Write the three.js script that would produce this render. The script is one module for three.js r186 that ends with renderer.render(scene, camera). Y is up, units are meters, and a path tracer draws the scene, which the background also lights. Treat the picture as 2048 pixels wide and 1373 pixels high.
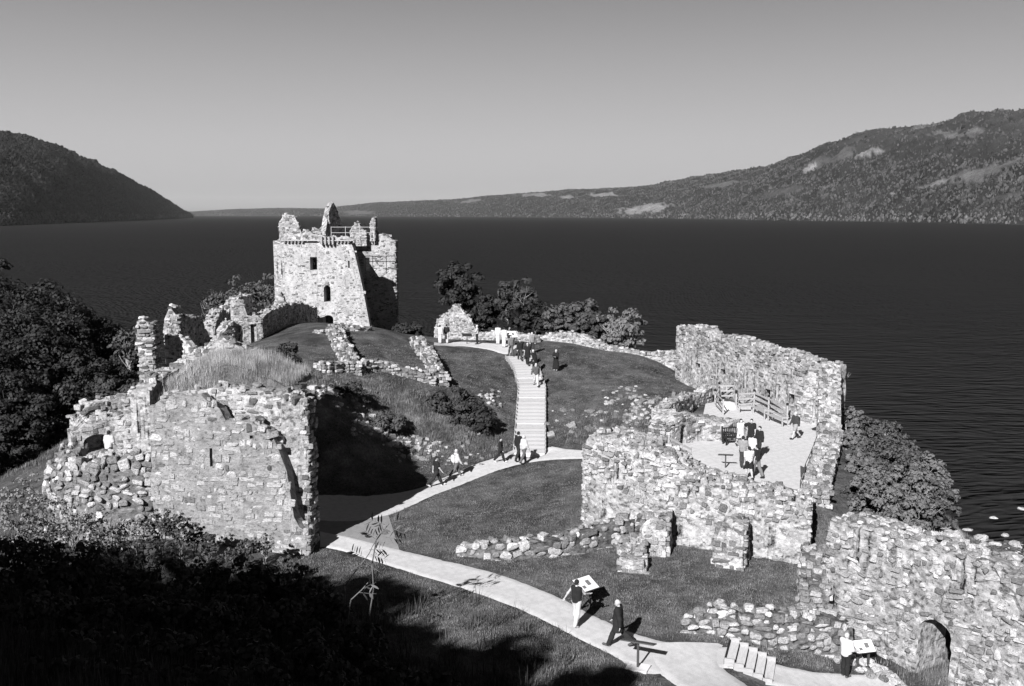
import * as THREE from 'three';
import { mergeGeometries, mergeVertices, toCreasedNormals } from 'three/addons/utils/BufferGeometryUtils.js';
import { createNoise2D, createNoise3D } from 'simplex-noise';
import { ConvexGeometry } from 'three/addons/geometries/ConvexGeometry.js';
import { Brush, Evaluator, SUBTRACTION } from 'three-bvh-csg';

// ------------------------------------------------------------------ camera, sky, sun, exposure
const scene = new THREE.Scene();
const EYE = 15.3, PITCH = Math.atan(258.5 / 2000);
const camera = new THREE.PerspectiveCamera(2 * Math.atan(686.5 / 2000) * 180 / Math.PI, 1024 / 686, 0.1, 60000);
camera.position.set(0, EYE, 0);
camera.rotation.set(-PITCH, 0, 0);
scene.add(camera);

const SUN_EL = 31 * Math.PI / 180, SUN_AZ = 23 * Math.PI / 180;      // behind the camera, to the left
const SUN = new THREE.Vector3(-Math.sin(SUN_AZ) * Math.cos(SUN_EL), Math.sin(SUN_EL), Math.cos(SUN_AZ) * Math.cos(SUN_EL));
{
  // a clear sky as a red-filtered black-and-white film sees it: bright low haze, deep overhead
  const sstep0 = (t) => { t = Math.min(1, t); return t * (2 - t); }, w = 64, h = 512, d = new Float32Array(w * h * 4);
  for (let j = 0; j < h; j++) {
    const el = (j + 0.5) / h * 180 - 90;
    const e = Math.max(el, 0);
    let v = 0.022 + 0.25 * Math.exp(-Math.pow(e / 13.5, 2));
    v *= 0.64 + 0.36 * sstep0(e / 4.5);
    if (el < 0) v = 0.03;
    for (let i = 0; i < w; i++) { const o = (j * w + i) * 4; d[o] = v; d[o + 1] = v * 0.985; d[o + 2] = v; d[o + 3] = 1; }
  }
  const t = new THREE.DataTexture(d, w, h, THREE.RGBAFormat, THREE.FloatType);
  t.mapping = THREE.EquirectangularReflectionMapping; t.magFilter = THREE.LinearFilter; t.minFilter = THREE.LinearFilter; t.needsUpdate = true;
  scene.background = t; scene.environment = t;
}
const sun = new THREE.DirectionalLight(0xffffff, 5);
sun.position.copy(SUN).multiplyScalar(200).add(new THREE.Vector3(0, 0, -60));
sun.target.position.set(0, 0, -60); scene.add(sun.target);
sun.castShadow = true; sun.shadow.mapSize.set(4096, 4096);
Object.assign(sun.shadow.camera, { left: -80, right: 80, top: 80, bottom: -80, near: 1, far: 500 });
scene.add(sun);
const renderer = new THREE.WebGLRenderer({ antialias: true });
renderer.setSize(1024, 686);
renderer.toneMapping = THREE.LinearToneMapping;
renderer.toneMappingExposure = 2.0;
renderer.shadowMap.enabled = true;
scene.fog = new THREE.FogExp2(0xffffff, 1.1e-5);

// ------------------------------------------------------------------ helpers
let seedState = 12345;
function rnd() { seedState = (seedState + 0x6d2b79f5) | 0; let t = Math.imul(seedState ^ (seedState >>> 15), 1 | seedState); t = (t + Math.imul(t ^ (t >>> 7), 61 | t)) ^ t; return ((t ^ (t >>> 14)) >>> 0) / 4294967296; }
const R = (a, b) => a + (b - a) * rnd();
const seed = (s) => { seedState = s * 7919 + 17; };
const N2 = createNoise2D(rnd), N3 = createNoise3D(rnd);
const clamp = (v, a, b) => Math.min(b, Math.max(a, v)), lerp = (a, b, t) => a + (b - a) * t;
const sstep = (a, b, x) => { const t = clamp((x - a) / (b - a), 0, 1); return t * t * (3 - 2 * t); };
const fbm = (x, y, o = 4) => { let s = 0, a = 0.5; for (let i = 0; i < o; i++) { s += a * N2(x, y); x = x * 2.03 + 7.1; y = y * 2.03 - 3.7; a *= 0.5; } return s; };
const V = (x, y, z) => new THREE.Vector3(x, y, z);
const used = {};
function numbered(n) { used[n] = (used[n] ?? -1) + 1; return used[n] ? n + '_' + String(used[n]).padStart(3, '0') : n; }
function tag(o, label, category, group, kind) { if (label) o.userData.label = label; if (category) o.userData.category = category; if (group) o.userData.group = group; if (kind) o.userData.kind = kind; return o; }
function mesh(name, geo, mat, parent) { const m = new THREE.Mesh(geo, mat); m.name = parent ? name : numbered(name); m.castShadow = m.receiveShadow = true; (parent ?? scene).add(m); return m; }
function thing(name, label, category, group, pos = [0, 0, 0], turn = 0) { const g = new THREE.Group(); g.name = numbered(name); g.position.set(...pos); g.rotation.y = turn; scene.add(g); return tag(g, label, category, group); }
function structure(name, geo, mat, label) { return tag(mesh(name, geo, mat), label, null, null, 'structure'); }
// a sight line of the photograph (2048 x 1373) and points along it
function sight(px, py) { const dx = (px - 1024) / 2000, u = -(py - 686.5) / 2000, c = Math.cos(PITCH), s = Math.sin(PITCH); return V(dx, -s + u * c, -c - u * s); }
function atY(px, py, y) { const d = sight(px, py), t = (y - EYE) / d.y; return V(d.x * t, y, d.z * t); }
function atZ(px, py, Z) { const d = sight(px, py), t = -Z / d.z; return V(d.x * t, EYE + d.y * t, -Z); }

// ------------------------------------------------------------------ textures (what surfaces are made of)
function hash(i, j, s) { let h = Math.imul(i, 374761393) + Math.imul(j, 668265263) + Math.imul(s, 2147483647 ^ 0x5bd1e995); h = Math.imul(h ^ (h >>> 13), 1274126177); return ((h ^ (h >>> 16)) >>> 0) / 4294967296; }
function pn(u, v, fx, fy, s) {                                       // tileable value noise, u and v in 0..1
  const x = u * fx, y = v * fy, i = Math.floor(x), j = Math.floor(y), a = x - i, b = y - j;
  const sa = a * a * (3 - 2 * a), sb = b * b * (3 - 2 * b), w = (n, m) => ((n % m) + m) % m;
  const h = (p, q) => hash(w(i + p, fx), w(j + q, fy), s);
  return lerp(lerp(h(0, 0), h(1, 0), sa), lerp(h(0, 1), h(1, 1), sa), sb);
}
function pf(u, v, fx, fy, s, o = 4) { let t = 0, a = 0.5, n = 0; for (let i = 0; i < o; i++) { t += a * pn(u, v, fx << i, fy << i, s + i); n += a; a *= 0.55; } return t / n; }
function tex(size, f, srgb = true) {
  const d = new Uint8Array(size * size * 4);
  for (let j = 0; j < size; j++) for (let i = 0; i < size; i++) {
    let v = clamp(f((i + 0.5) / size, (j + 0.5) / size), 0, 1);
    if (srgb) v = v <= 0.0031308 ? v * 12.92 : 1.055 * Math.pow(v, 1 / 2.4) - 0.055;
    const o = (j * size + i) * 4; d[o] = d[o + 1] = d[o + 2] = v * 255; d[o + 3] = 255;
  }
  const t = new THREE.DataTexture(d, size, size, THREE.RGBAFormat); t.wrapS = t.wrapT = THREE.RepeatWrapping; t.magFilter = THREE.LinearFilter;
  if (srgb) t.colorSpace = THREE.SRGBColorSpace; t.needsUpdate = true; return t;
}
function rep(t, a, b = a) { const c = t.clone(); c.repeat.set(a, b); c.needsUpdate = true; return c; }
const T = {};
T.stone = tex(1024, (u, v) => { const a = pf(u, v, 6, 6, 1), b = pf(u, v, 40, 40, 9, 3), c = pn(u, v, 220, 220, 20); let k = 0.55 + 0.4 * (a - 0.5) + 0.4 * (b - 0.5) + 0.35 * (c - 0.5); if (pf(u, v, 30, 30, 33, 2) > 0.70) k *= 0.5; if (pf(u, v, 60, 60, 43, 2) > 0.72) k += 0.35; return k * 0.95; });
T.stoneBump = tex(512, (u, v) => pf(u, v, 16, 16, 5, 5), false);
T.wall = tex(1024, (u, v) => { const a = pf(u, v, 5, 5, 101), b = pf(u, v, 26, 34, 109, 3), c = pn(u, v, 200, 200, 120), st = pf(u, v, 22, 2, 131, 3); let k = 0.5 + 0.3 * (a - 0.5) + 0.55 * (b - 0.5) + 0.3 * (c - 0.5) - 2.2 * Math.max(0, st - 0.57); if (b > 0.66) k += 0.14; if (b < 0.33) k *= 0.55; return k * 1.25; });
T.plaster = tex(1024, (u, v) => { const b = pf(u, v, 34, 44, 171, 3), c = pn(u, v, 240, 240, 181), st = pf(u, v, 20, 2, 191, 3); let k = 0.7 + 0.35 * (b - 0.5) + 0.4 * (c - 0.5) - 0.7 * Math.max(0, st - 0.62); if (b < 0.3) k *= 0.6; return k; });
T.wallBump = tex(1024, (u, v) => pf(u, v, 14, 22, 141, 5), false);
T.grass = tex(1024, (u, v) => { const a = pf(u, v, 4, 4, 201), b = pf(u, v, 60, 60, 211, 3), c = pn(u, v, 400, 400, 221); return 0.15 + 0.75 * a + 0.7 * (b - 0.5) + 0.5 * (c - 0.5); });
T.grassBump = tex(512, (u, v) => pf(u, v, 50, 50, 231, 3), false);
T.gravel = tex(512, (u, v) => 0.72 + 0.22 * (pf(u, v, 8, 8, 301, 3) - 0.5) + 0.36 * (pn(u, v, 190, 190, 311) - 0.5));
T.bark = tex(256, (u, v) => 0.35 + 0.6 * pf(u, v, 24, 4, 401, 3));
T.wood = tex(256, (u, v) => 0.6 + 0.5 * (pf(u, v, 3, 40, 411, 3) - 0.5));
T.cloth = tex(256, (u, v) => 0.75 + 0.4 * (pf(u, v, 6, 6, 421, 4) - 0.5));
T.wave = tex(2048, (u, v) => {
  const w = pf(u, v, 9, 9, 501, 2), r = (n) => 1 - Math.abs(2 * n - 1);
  return 0.3 * pf(u, v, 9, 17, 505, 2) + 0.3 * r(pf(u + 0.012 * w, v, 31, 46, 511, 2)) + 0.24 * r(pf(u, v + 0.006 * w, 71, 104, 521, 2)) + 0.16 * r(pn(u, v, 170, 250, 531));
}, false);

const mats = {};
function M(a, o = {}) {                                              // a = linear base tone
  const m = new THREE.MeshPhysicalMaterial({ roughness: 0.92, specularIntensity: 0.35, ...o }); m.color.setRGB(a, a * 0.985, a); return m;
}
mats.stone = [0.14, 0.26, 0.39, 0.52, 0.66, 0.19].map((a) => M(a, { map: T.stone, bumpMap: T.stoneBump, bumpScale: 0.02 }));
mats.core = M(0.46, { map: T.wall, bumpMap: T.wallBump, bumpScale: 0.05, vertexColors: true });
mats.plaster = M(0.52, { map: T.plaster, bumpMap: T.wallBump, bumpScale: 0.03, vertexColors: true });
mats.facing = M(0.3, { map: T.plaster, bumpMap: T.wallBump, bumpScale: 0.07, vertexColors: true });
mats.rubble = M(0.52, { map: T.stone, bumpMap: T.stoneBump, bumpScale: 0.02, vertexColors: true });
mats.ground = M(0.18, { map: T.grass, bumpMap: T.grassBump, bumpScale: 0.03, vertexColors: true });
mats.turf = M(0.17, { map: T.grass, bumpMap: T.grassBump, bumpScale: 0.03 });
mats.gravel = M(0.64, { map: T.gravel });
mats.blade = [0.045, 0.065, 0.3, 0.15].map((a) => M(a, { side: THREE.DoubleSide }));
mats.leaf = [0.022, 0.038, 0.06, 0.11, 0.17].map((a) => M(a, { side: THREE.DoubleSide, roughness: 0.7 }));
mats.bark = M(0.16, { map: T.bark }); mats.paleBark = M(0.42, { map: T.bark });
mats.wood = M(0.5, { map: T.wood }); mats.darkWood = M(0.03, { map: T.wood }); mats.metal = M(0.05, { roughness: 0.5 });
mats.panel = M(0.62, { roughness: 0.5 }); mats.print = M(0.12);
mats.step = M(0.6, { map: T.gravel });
// ------------------------------------------------------------------ terrain
const WATER = -12.5;
const ctrl = [];                                                     // [x, z, height]
const cp = (px, py, y) => { const p = atY(px, py, y); ctrl.push([p.x, p.z, y]); };
const cz = (px, py, Z) => { const p = atZ(px, py, Z); ctrl.push([p.x, p.z, p.y]); };
// lower court, path and lawn
for (const [a, b, y] of [[1150, 1258, 0], [1250, 1298, -0.05], [1024, 1180, 0], [610, 1120, 0], [700, 1090, 0], [900, 1130, 0], [915, 1105, 0], [1170, 1045, 0], [1320, 1090, 0], [1480, 1110, 0], [1600, 1120, -0.15], [1370, 1255, -0.25], [1600, 1225, -0.5], [1450, 1290, -0.35], [1560, 1345, -1.0], [1690, 1358, -1.7], [1790, 1372, -1.8], [1690, 1240, -1.2], [780, 1030, 0], [860, 985, 0], [1000, 935, 0.1], [1160, 905, 0.35], [1060, 900, 0.15], [820, 1130, 0], [1030, 1060, 0], [1300, 1180, -0.05], [1480, 1180, -0.2], [700, 1160, 0.3], [1000, 1290, 0.3], [1200, 1365, 0.1], [1400, 1365, -0.3], [1480, 1352, -0.5], [1540, 1374, -0.98], [1470, 1374, -0.5], [1500, 1330, -0.75], [1530, 1345, -0.95]]) cp(a, b, y);
// mound
for (const [a, b, y] of [[640, 985, 0], [720, 975, 0.05], [800, 962, 0.05], [850, 940, 0.15], [920, 912, 0.3], [1000, 892, 0.35], [1028, 870, 0.5], [600, 1000, 0.1], [560, 1010, 0.2]]) cp(a, b, y);
for (const [a, b, Z] of [[740, 860, 59], [740, 800, 63], [740, 745, 67], [740, 700, 74], [740, 663, 80], [870, 860, 62], [870, 770, 69], [880, 715, 80], [960, 800, 68], [960, 730, 79], [650, 815, 58], [650, 760, 63], [650, 700, 72], [650, 662, 78], [560, 720, 66], [530, 690, 72], [790, 664, 82], [600, 740, 61], [800, 900, 60.5], [820, 690, 80]]) cz(a, b, Z);
// terrace, tower, right slope
for (const [a, b, y] of [[880, 690, 3.7], [940, 693, 3.7], [1000, 696, 3.7], [1040, 712, 3.6], [1112, 742, 2.75], [1200, 700, 3.3], [1300, 718, 2.7], [1330, 752, 1.9], [1200, 800, 1.75], [1130, 890, 0.35], [1120, 820, 1.4], [1200, 870, 0.6], [1260, 850, 0.9], [1290, 800, 2.0], [1250, 760, 2.3]]) cp(a, b, y);
for (const [x, z, y] of [[-20, -97, 4.2], [-14, -96, 4.0], [-24, -90, 4.4], [-20, -108, 2], [-9, -100, 2.5], [-12, -108, -2], [-20, -114, -7], [-2, -97, 2.6], [-2, -106, -6], [6, -98, 2.2], [6, -106, -6.5], [14, -92, 1.2], [17, -98, -7], [-20, -122, -12.5], [-4, -116, -12.5], [10, -112, -12.5], [22, -104, -12.7], [25, -88, -7], [33, -88, -12.6], [24, -76, -2.2], [31, -76, -9], [36, -82, -12.5], [23.2, -66, 0.6], [30, -66, -6.5], [18.4, -54, 1.7], [20.4, -58, 1.5], [21.6, -62, 1.2], [17, -49.5, 1.4], [22.5, -56, 0.2], [26, -56, -3.2], [34, -62, -9], [32, -50, -7.5], [40, -58, -10.6], [54, -50, -11.2], [40, -42, -8], [56, -40, -11], [26, -42, -4], [24, -34, -2.6], [32, -34, -5], [44, -28, -7], [16.6, -46.2, 0.9], [14.4, -43, 0.0], [16.4, -41.5, -0.8]]) ctrl.push([x, z, y]);
for (const [a, b, y] of [[1880, 1078, -12.25], [1950, 1112, -12.0], [2048, 1152, -11.8], [2060, 1095, -12.45], [1960, 1072, -12.6], [1900, 1062, -12.5]]) cp(a, b, y);
// gatehouse, ditch bank and the wooded left side
for (const [x, z, y] of [[-16.5, -44, 0.5], [-21, -46, -0.3], [-12, -50, 0.3], [-17, -52, 0.5], [-19, -58, 1.5], [-24, -52, -0.5], [-22, -64, 2.5], [-17, -60, 3.2], [-28, -75, 2.5], [-22, -80, 4.6], [-30, -86, 0], [-33, -64, -2.0], [-30, -56, -1.4], [-36, -54, -1.9], [-40, -64, -4], [-34, -46, -1.2], [-44, -50, -2], [-38, -78, -6], [-50, -70, -7], [-40, -92, -9.5], [-32, -100, -9], [-52, -88, -12.6], [-38, -112, -12.7], [-66, -80, -12.6], [-70, -60, -8], [-60, -45, -3], [-30, -40, 0.3], [-38, -34, 3]]) ctrl.push([x, z, y]);
// the slope below the camera
for (const [x, z, y] of [[0, 0, 13.4], [-10, 0, 13.5], [10, 0, 13.2], [-24, 2, 13.6], [24, 0, 11.5], [0, -10, 8.2], [10, -10, 7.8], [-10, -10, 9.3], [0, -20, 3.2], [8, -20, 3.0], [16, -22, 1.5], [-8, -20, 4.9], [-16, -20, 6.0], [-24, -20, 6.8], [0, -27, 0.9], [8, -27, 0.4], [-7, -30, 1.5], [-13, -31, 2.4], [-20, -32, 3.0], [-27, -32, 3.2], [-13, -37, 1.1], [-20, -38, 1.5], [-8, -36, 0.5], [-46, -14, 8], [-60, -25, 5], [-48, -34, 3], [24, -20, 0.5], [40, -10, 2], [0, 25, 15], [-30, 25, 15.5], [-60, 10, 13], [40, 20, 12], [14, -30, -1.2], [20, -29, -1.8]]) ctrl.push([x, z, y]);
const RBF = (() => {                                                 // multiquadric interpolation of the levels above
  const n = ctrl.length, c2 = 2.2 * 2.2, A = [], b = ctrl.map((p) => p[2] - 1);
  for (let i = 0; i < n; i++) { A.push(new Float64Array(n)); for (let j = 0; j < n; j++) { const dx = ctrl[i][0] - ctrl[j][0], dz = ctrl[i][1] - ctrl[j][1]; A[i][j] = Math.sqrt(dx * dx + dz * dz + c2); } A[i][i] -= 0.35; }
  for (let k = 0; k < n; k++) {
    let p = k; for (let i = k + 1; i < n; i++) if (Math.abs(A[i][k]) > Math.abs(A[p][k])) p = i;
    [A[k], A[p]] = [A[p], A[k]]; [b[k], b[p]] = [b[p], b[k]];
    for (let i = k + 1; i < n; i++) { const f = A[i][k] / A[k][k]; if (f) { for (let j = k; j < n; j++) A[i][j] -= f * A[k][j]; b[i] -= f * b[k]; } }
  }
  const w = new Float64Array(n);
  for (let k = n - 1; k >= 0; k--) { let s = b[k]; for (let j = k + 1; j < n; j++) s -= A[k][j] * w[j]; w[k] = s / A[k][k]; }
  return (x, z) => { let s = 1; for (let j = 0; j < n; j++) { const dx = x - ctrl[j][0], dz = z - ctrl[j][1]; s += w[j] * Math.sqrt(dx * dx + dz * dz + c2); } return s; };
})();
const inPoly = (poly, x, z) => { let c = false; for (let i = 0, j = poly.length - 1; i < poly.length; j = i++) { const [a, b] = poly[i], [d, e] = poly[j]; if ((b > z) !== (e > z) && x < (d - a) * (z - b) / (e - b) + a) c = !c; } return c; };
const distPoly = (poly, x, z) => { let m = 1e9; for (let i = 0, j = poly.length - 1; i < poly.length; j = i++) { const [a, b] = poly[i], [d, e] = poly[j], t = clamp(((x - a) * (d - a) + (z - b) * (e - b)) / ((d - a) ** 2 + (e - b) ** 2), 0, 1); m = Math.min(m, Math.hypot(x - a - t * (d - a), z - b - t * (e - b))); } return m; };
const xz = (px, py, y) => { const p = atY(px, py, y); return [p.x, p.z]; };
const COURT_Y = 1.5;
const court = [xz(1300, 905, 1.5), xz(1335, 850, 1.5), xz(1370, 815, 1.5), xz(1425, 790, 1.5), xz(1580, 830, 1.5), xz(1640, 830, 1.5), xz(1665, 850, 1.5), [15.0, -45.6], [12.8, -45.3], [9.2, -47.4], [6.0, -50.5]];
// straight flight up the slope
const ST = [atY(1059, 903, 0.15), atY(1064, 775, 2.3), atY(1052, 735, 3.1), atY(1035, 712, 3.62)];
const stairWide = 0.98;
function nearStairs(x, z) { let best = [1e9, 0]; for (let i = 0; i < ST.length - 1; i++) { const a = ST[i], b = ST[i + 1], t = clamp(((x - a.x) * (b.x - a.x) + (z - a.z) * (b.z - a.z)) / ((b.x - a.x) ** 2 + (b.z - a.z) ** 2), 0, 1); const d = Math.hypot(x - a.x - t * (b.x - a.x), z - a.z - t * (b.z - a.z)); if (d < best[0]) best = [d, lerp(a.y, b.y, t)]; } return best; }
function rough(x, z) {                                               // how wild the ground is, 0 = mown
  let r = 0;
  r = Math.max(r, sstep(5, 0, Math.hypot((x + 7) * 0.55, z + 63.5)) * 0.9);
  r = Math.max(r, sstep(7, 2, Math.hypot(x - 8.2, z + 66) * 1.2) * 0.9);
  r = Math.max(r, sstep(19.5, 22.5, x - 0.32 * -(z + 54)) * sstep(-30, -40, z));
  r = Math.max(r, sstep(-23, -28, x - (z + 60) * 0.25) * sstep(-62, -70, z));
  r = Math.max(r, sstep(-33, -26, z) * sstep(4, -2, x) , sstep(-38, -33, z) * sstep(-7, -10, x));
  return Math.max(r, sstep(-96, -101, z));
}
function ground(x, z) {
  let y = RBF(x, z);
  const d = distPoly(court, x, z);
  if (inPoly(court, x, z)) y = lerp(y, COURT_Y, sstep(0, 0.5, d + 0.25)); else y = lerp(COURT_Y, y, sstep(0, 1.1, d + 0.25));
  const [sd, sy] = nearStairs(x, z);
  y = lerp(Math.min(y, sy - 0.02), y, sstep(1.1, 3.2, sd)); y = lerp(Math.max(y, sy - 0.12), y, sstep(1.2, 3.4, sd));
  if (sd < 1.35) y = Math.min(y, lerp(sy - 0.45, y, sstep(0.85, 1.35, sd)));
  const k = rough(x, z);
  if (k > 0) y += k * (0.28 * fbm(x * 0.45, z * 0.45, 4) + 0.1 * N2(x * 2.3, z * 2.3));
  return y + 0.035 * fbm(x * 0.5 + 9, z * 0.5, 2);
}
// cached grid: the ground that things stand on is the ground that is drawn
const GX0 = -92, GX1 = 84, GZ0 = -135, GZ1 = 36, GS = 0.5, GNX = Math.round((GX1 - GX0) / GS), GNZ = Math.round((GZ1 - GZ0) / GS);
const GH = new Float32Array((GNX + 1) * (GNZ + 1));
for (let j = 0; j <= GNZ; j++) for (let i = 0; i <= GNX; i++) {
  const x = GX0 + i * GS, z = GZ0 + j * GS, edge = Math.max(sstep(-70, -90, x) * sstep(20, -20, z), sstep(68, 80, x) * sstep(30, 0, z), sstep(-124, -133, z));
  GH[j * (GNX + 1) + i] = lerp(ground(x, z), -15, edge);
}
function H(x, z) {
  const u = clamp((x - GX0) / GS, 0, GNX - 1e-3), v = clamp((z - GZ0) / GS, 0, GNZ - 1e-3), i = Math.floor(u), j = Math.floor(v), a = u - i, b = v - j, k = j * (GNX + 1) + i;
  const h00 = GH[k], h10 = GH[k + 1], h01 = GH[k + GNX + 1], h11 = GH[k + GNX + 2];
  return a + b <= 1 ? h00 + a * (h10 - h00) + b * (h01 - h00) : h11 + (1 - a) * (h01 - h11) + (1 - b) * (h10 - h11);
}
function onGround(px, py) { const d = sight(px, py); let t = 12; while (t < 200 && EYE + d.y * t > H(d.x * t, d.z * t)) t += 0.1; let lo = t - 0.1, hi = t; for (let i = 0; i < 12; i++) { const m = (lo + hi) / 2; if (EYE + d.y * m > H(d.x * m, d.z * m)) lo = m; else hi = m; } return V(d.x * hi, H(d.x * hi, d.z * hi), d.z * hi); }
{
  const pos = [], uv = [], col = [], idx = [];
  for (let j = 0; j <= GNZ; j++) for (let i = 0; i <= GNX; i++) {
    const x = GX0 + i * GS, z = GZ0 + j * GS, y = GH[j * (GNX + 1) + i];
    pos.push(x, y, z); uv.push(x / 5, z / 5);
    const sl = Math.hypot(H(x + 0.5, z) - H(x - 0.5, z), H(x, z + 0.5) - H(x, z - 0.5));
    let c = 0.62 + 0.42 * fbm(x * 0.14, z * 0.14, 3) + 0.5 * fbm(x * 0.75, z * 0.75, 3);
    const rk = rough(x, z);
    c *= lerp(1, 0.85 + 0.5 * N2(x * 1.3, z * 1.3), rk);
    if (sl > 0.42 && z < -50 && x > -22) c = lerp(c, 1.6 + 1.2 * fbm(x * 1.7, z * 1.7, 2), sstep(0.42, 0.8, sl) * sstep(0.0, 0.25, fbm(x * 0.6 + 4, z * 0.6, 3)));  // bare rock
    if (y < -10.4 && x > 20) c = lerp(c, 0.5 + 0.35 * fbm(x * 2, z * 2, 2), sstep(-10.4, -11.6, y));   // shingle
    c = clamp(c, 0.16, 3.2); col.push(c, c, c);
  }
  for (let j = 0; j < GNZ; j++) for (let i = 0; i < GNX; i++) { const k = j * (GNX + 1) + i; idx.push(k, k + GNX + 1, k + 1, k + 1, k + GNX + 1, k + GNX + 2); }
  const g = new THREE.BufferGeometry();
  g.setAttribute('position', new THREE.Float32BufferAttribute(pos, 3)); g.setAttribute('uv', new THREE.Float32BufferAttribute(uv, 2)); g.setAttribute('color', new THREE.Float32BufferAttribute(col, 3)); g.setIndex(idx); g.computeVertexNormals();
  structure('ground', g, mats.ground, 'grassy castle promontory sloping down to the loch');
}
// ------------------------------------------------------------------ loch
{
  const rs = [20], n = 300, pos = [], uv = [], idx = []; while (rs.at(-1) < 24000) rs.push(rs.at(-1) * 1.055);
  for (const r of rs) for (let i = 0; i <= n; i++) { const k = i / n * 2 - 1, a = Math.PI * (0.3 * k + 0.7 * k * k * k), x = r * Math.sin(a), z = -r * Math.cos(a); pos.push(x, WATER, z); uv.push((x * 0.97 - z * 0.24) / 243 + 0.11 * N2(x * 0.0045, z * 0.0045), (z * 0.97 + x * 0.24) / 167 + 0.09 * N2(x * 0.005 + 40, z * 0.005)); }
  for (let k = 0; k < rs.length - 1; k++) for (let i = 0; i < n; i++) { const a = k * (n + 1) + i, b = a + n + 1; idx.push(a, a + 1, b, a + 1, b + 1, b); }
  const g = new THREE.BufferGeometry(); g.setAttribute('position', new THREE.Float32BufferAttribute(pos, 3)); g.setAttribute('uv', new THREE.Float32BufferAttribute(uv, 2)); g.setIndex(idx); g.computeVertexNormals();
  const m = M(0.019, { roughness: 0.6, specularIntensity: 0.0, ior: 1.33, bumpMap: T.wave, bumpScale: 2.4 });
  structure('loch_water', g, m, 'dark rippled water of the wide loch');
}
// ------------------------------------------------------------------ far shores and hills
const table = (pts) => (p) => { let i = 0; while (i < pts.length - 2 && p > pts[i + 1][0]) i++; const [a, b] = pts[i], [c, d] = pts[i + 1]; const t = clamp((p - a) / (c - a), 0, 1); return lerp(b, d, t * t * (3 - 2 * t) * 0.4 + t * 0.6); };
const hillMat = M(0.3, { vertexColors: true, map: rep(T.grass, 1, 1), roughness: 1, specularIntensity: 0.1 });
function hillRange(name, label, p0, p1, dp, shore, crest, depth, tone, bumps) {
  const rows = 84, pos = [], uv = [], col = [], idx = [], cols = Math.round((p1 - p0) / dp), at = [];
  for (let i = 0; i <= cols; i++) {
    const p = p0 + i * dp, ax = (p - 1024) / 2000, zs = shore(p), zr = zs + depth(p, zs), top = crest(p);
    for (let j = 0; j <= rows; j++) {
      const t = j / rows * 1.25, Z = lerp(zs - 6, zr, t), wob = fbm(ax * Z * 0.0035 + 3, Z * 0.0035, 4);
      const yr = EYE + zr * top / 2000, f = t <= 1 ? Math.pow(Math.sin(Math.PI / 2 * t), 0.9) : 1 - 0.5 * (t - 1);
      let y = WATER - 2 + (yr - WATER + 2) * f;
      const plain = y;
      y += Math.min(1, t * 4) * (1 - sstep(0.8, 1, t) * 0.75) * bumps * wob * Math.max(0.15, (yr - WATER) / 250);
      const x = ax * Z; pos.push(x, y, -Z); uv.push(x / 160, Z / 160);
      const sy = 428 - (plain - EYE) / Z * 2000; const c = tone(p, sy, x, Z); col.push(c, c, c); at.push([x, y, -Z, p, sy, t]);
    }
  }
  for (let i = 0; i < cols; i++) for (let j = 0; j < rows; j++) { const a = i * (rows + 1) + j, b = a + rows + 1; idx.push(a, b, a + 1, a + 1, b, b + 1); }
  const g = new THREE.BufferGeometry(); g.setAttribute('position', new THREE.Float32BufferAttribute(pos, 3)); g.setAttribute('uv', new THREE.Float32BufferAttribute(uv, 2)); g.setAttribute('color', new THREE.Float32BufferAttribute(col, 3)); g.setIndex(idx); g.computeVertexNormals();
  structure(name, g, hillMat, label);
  return { at, rows, cols };
}
const treeBlob = (() => { const g = new THREE.IcosahedronGeometry(0.5, 1), p = g.attributes.position; for (let i = 0; i < p.count; i++) { const v = V(p.getX(i), p.getY(i), p.getZ(i)); const k = 1 + 0.45 * N3(v.x * 4, v.y * 4, v.z * 4); p.setXYZ(i, v.x * k, v.y * k * 1.15 + 0.4, v.z * k); } g.computeVertexNormals(); return g; })();
const firCone = (() => { const g = new THREE.ConeGeometry(0.32, 1.25, 7, 3), p = g.attributes.position; for (let i = 0; i < p.count; i++) { const k = 1 + 0.35 * N3(p.getX(i) * 7, p.getY(i) * 7, p.getZ(i) * 7); p.setXYZ(i, p.getX(i) * k, p.getY(i) + 0.55, p.getZ(i) * k); } g.computeVertexNormals(); return g; })();
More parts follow.
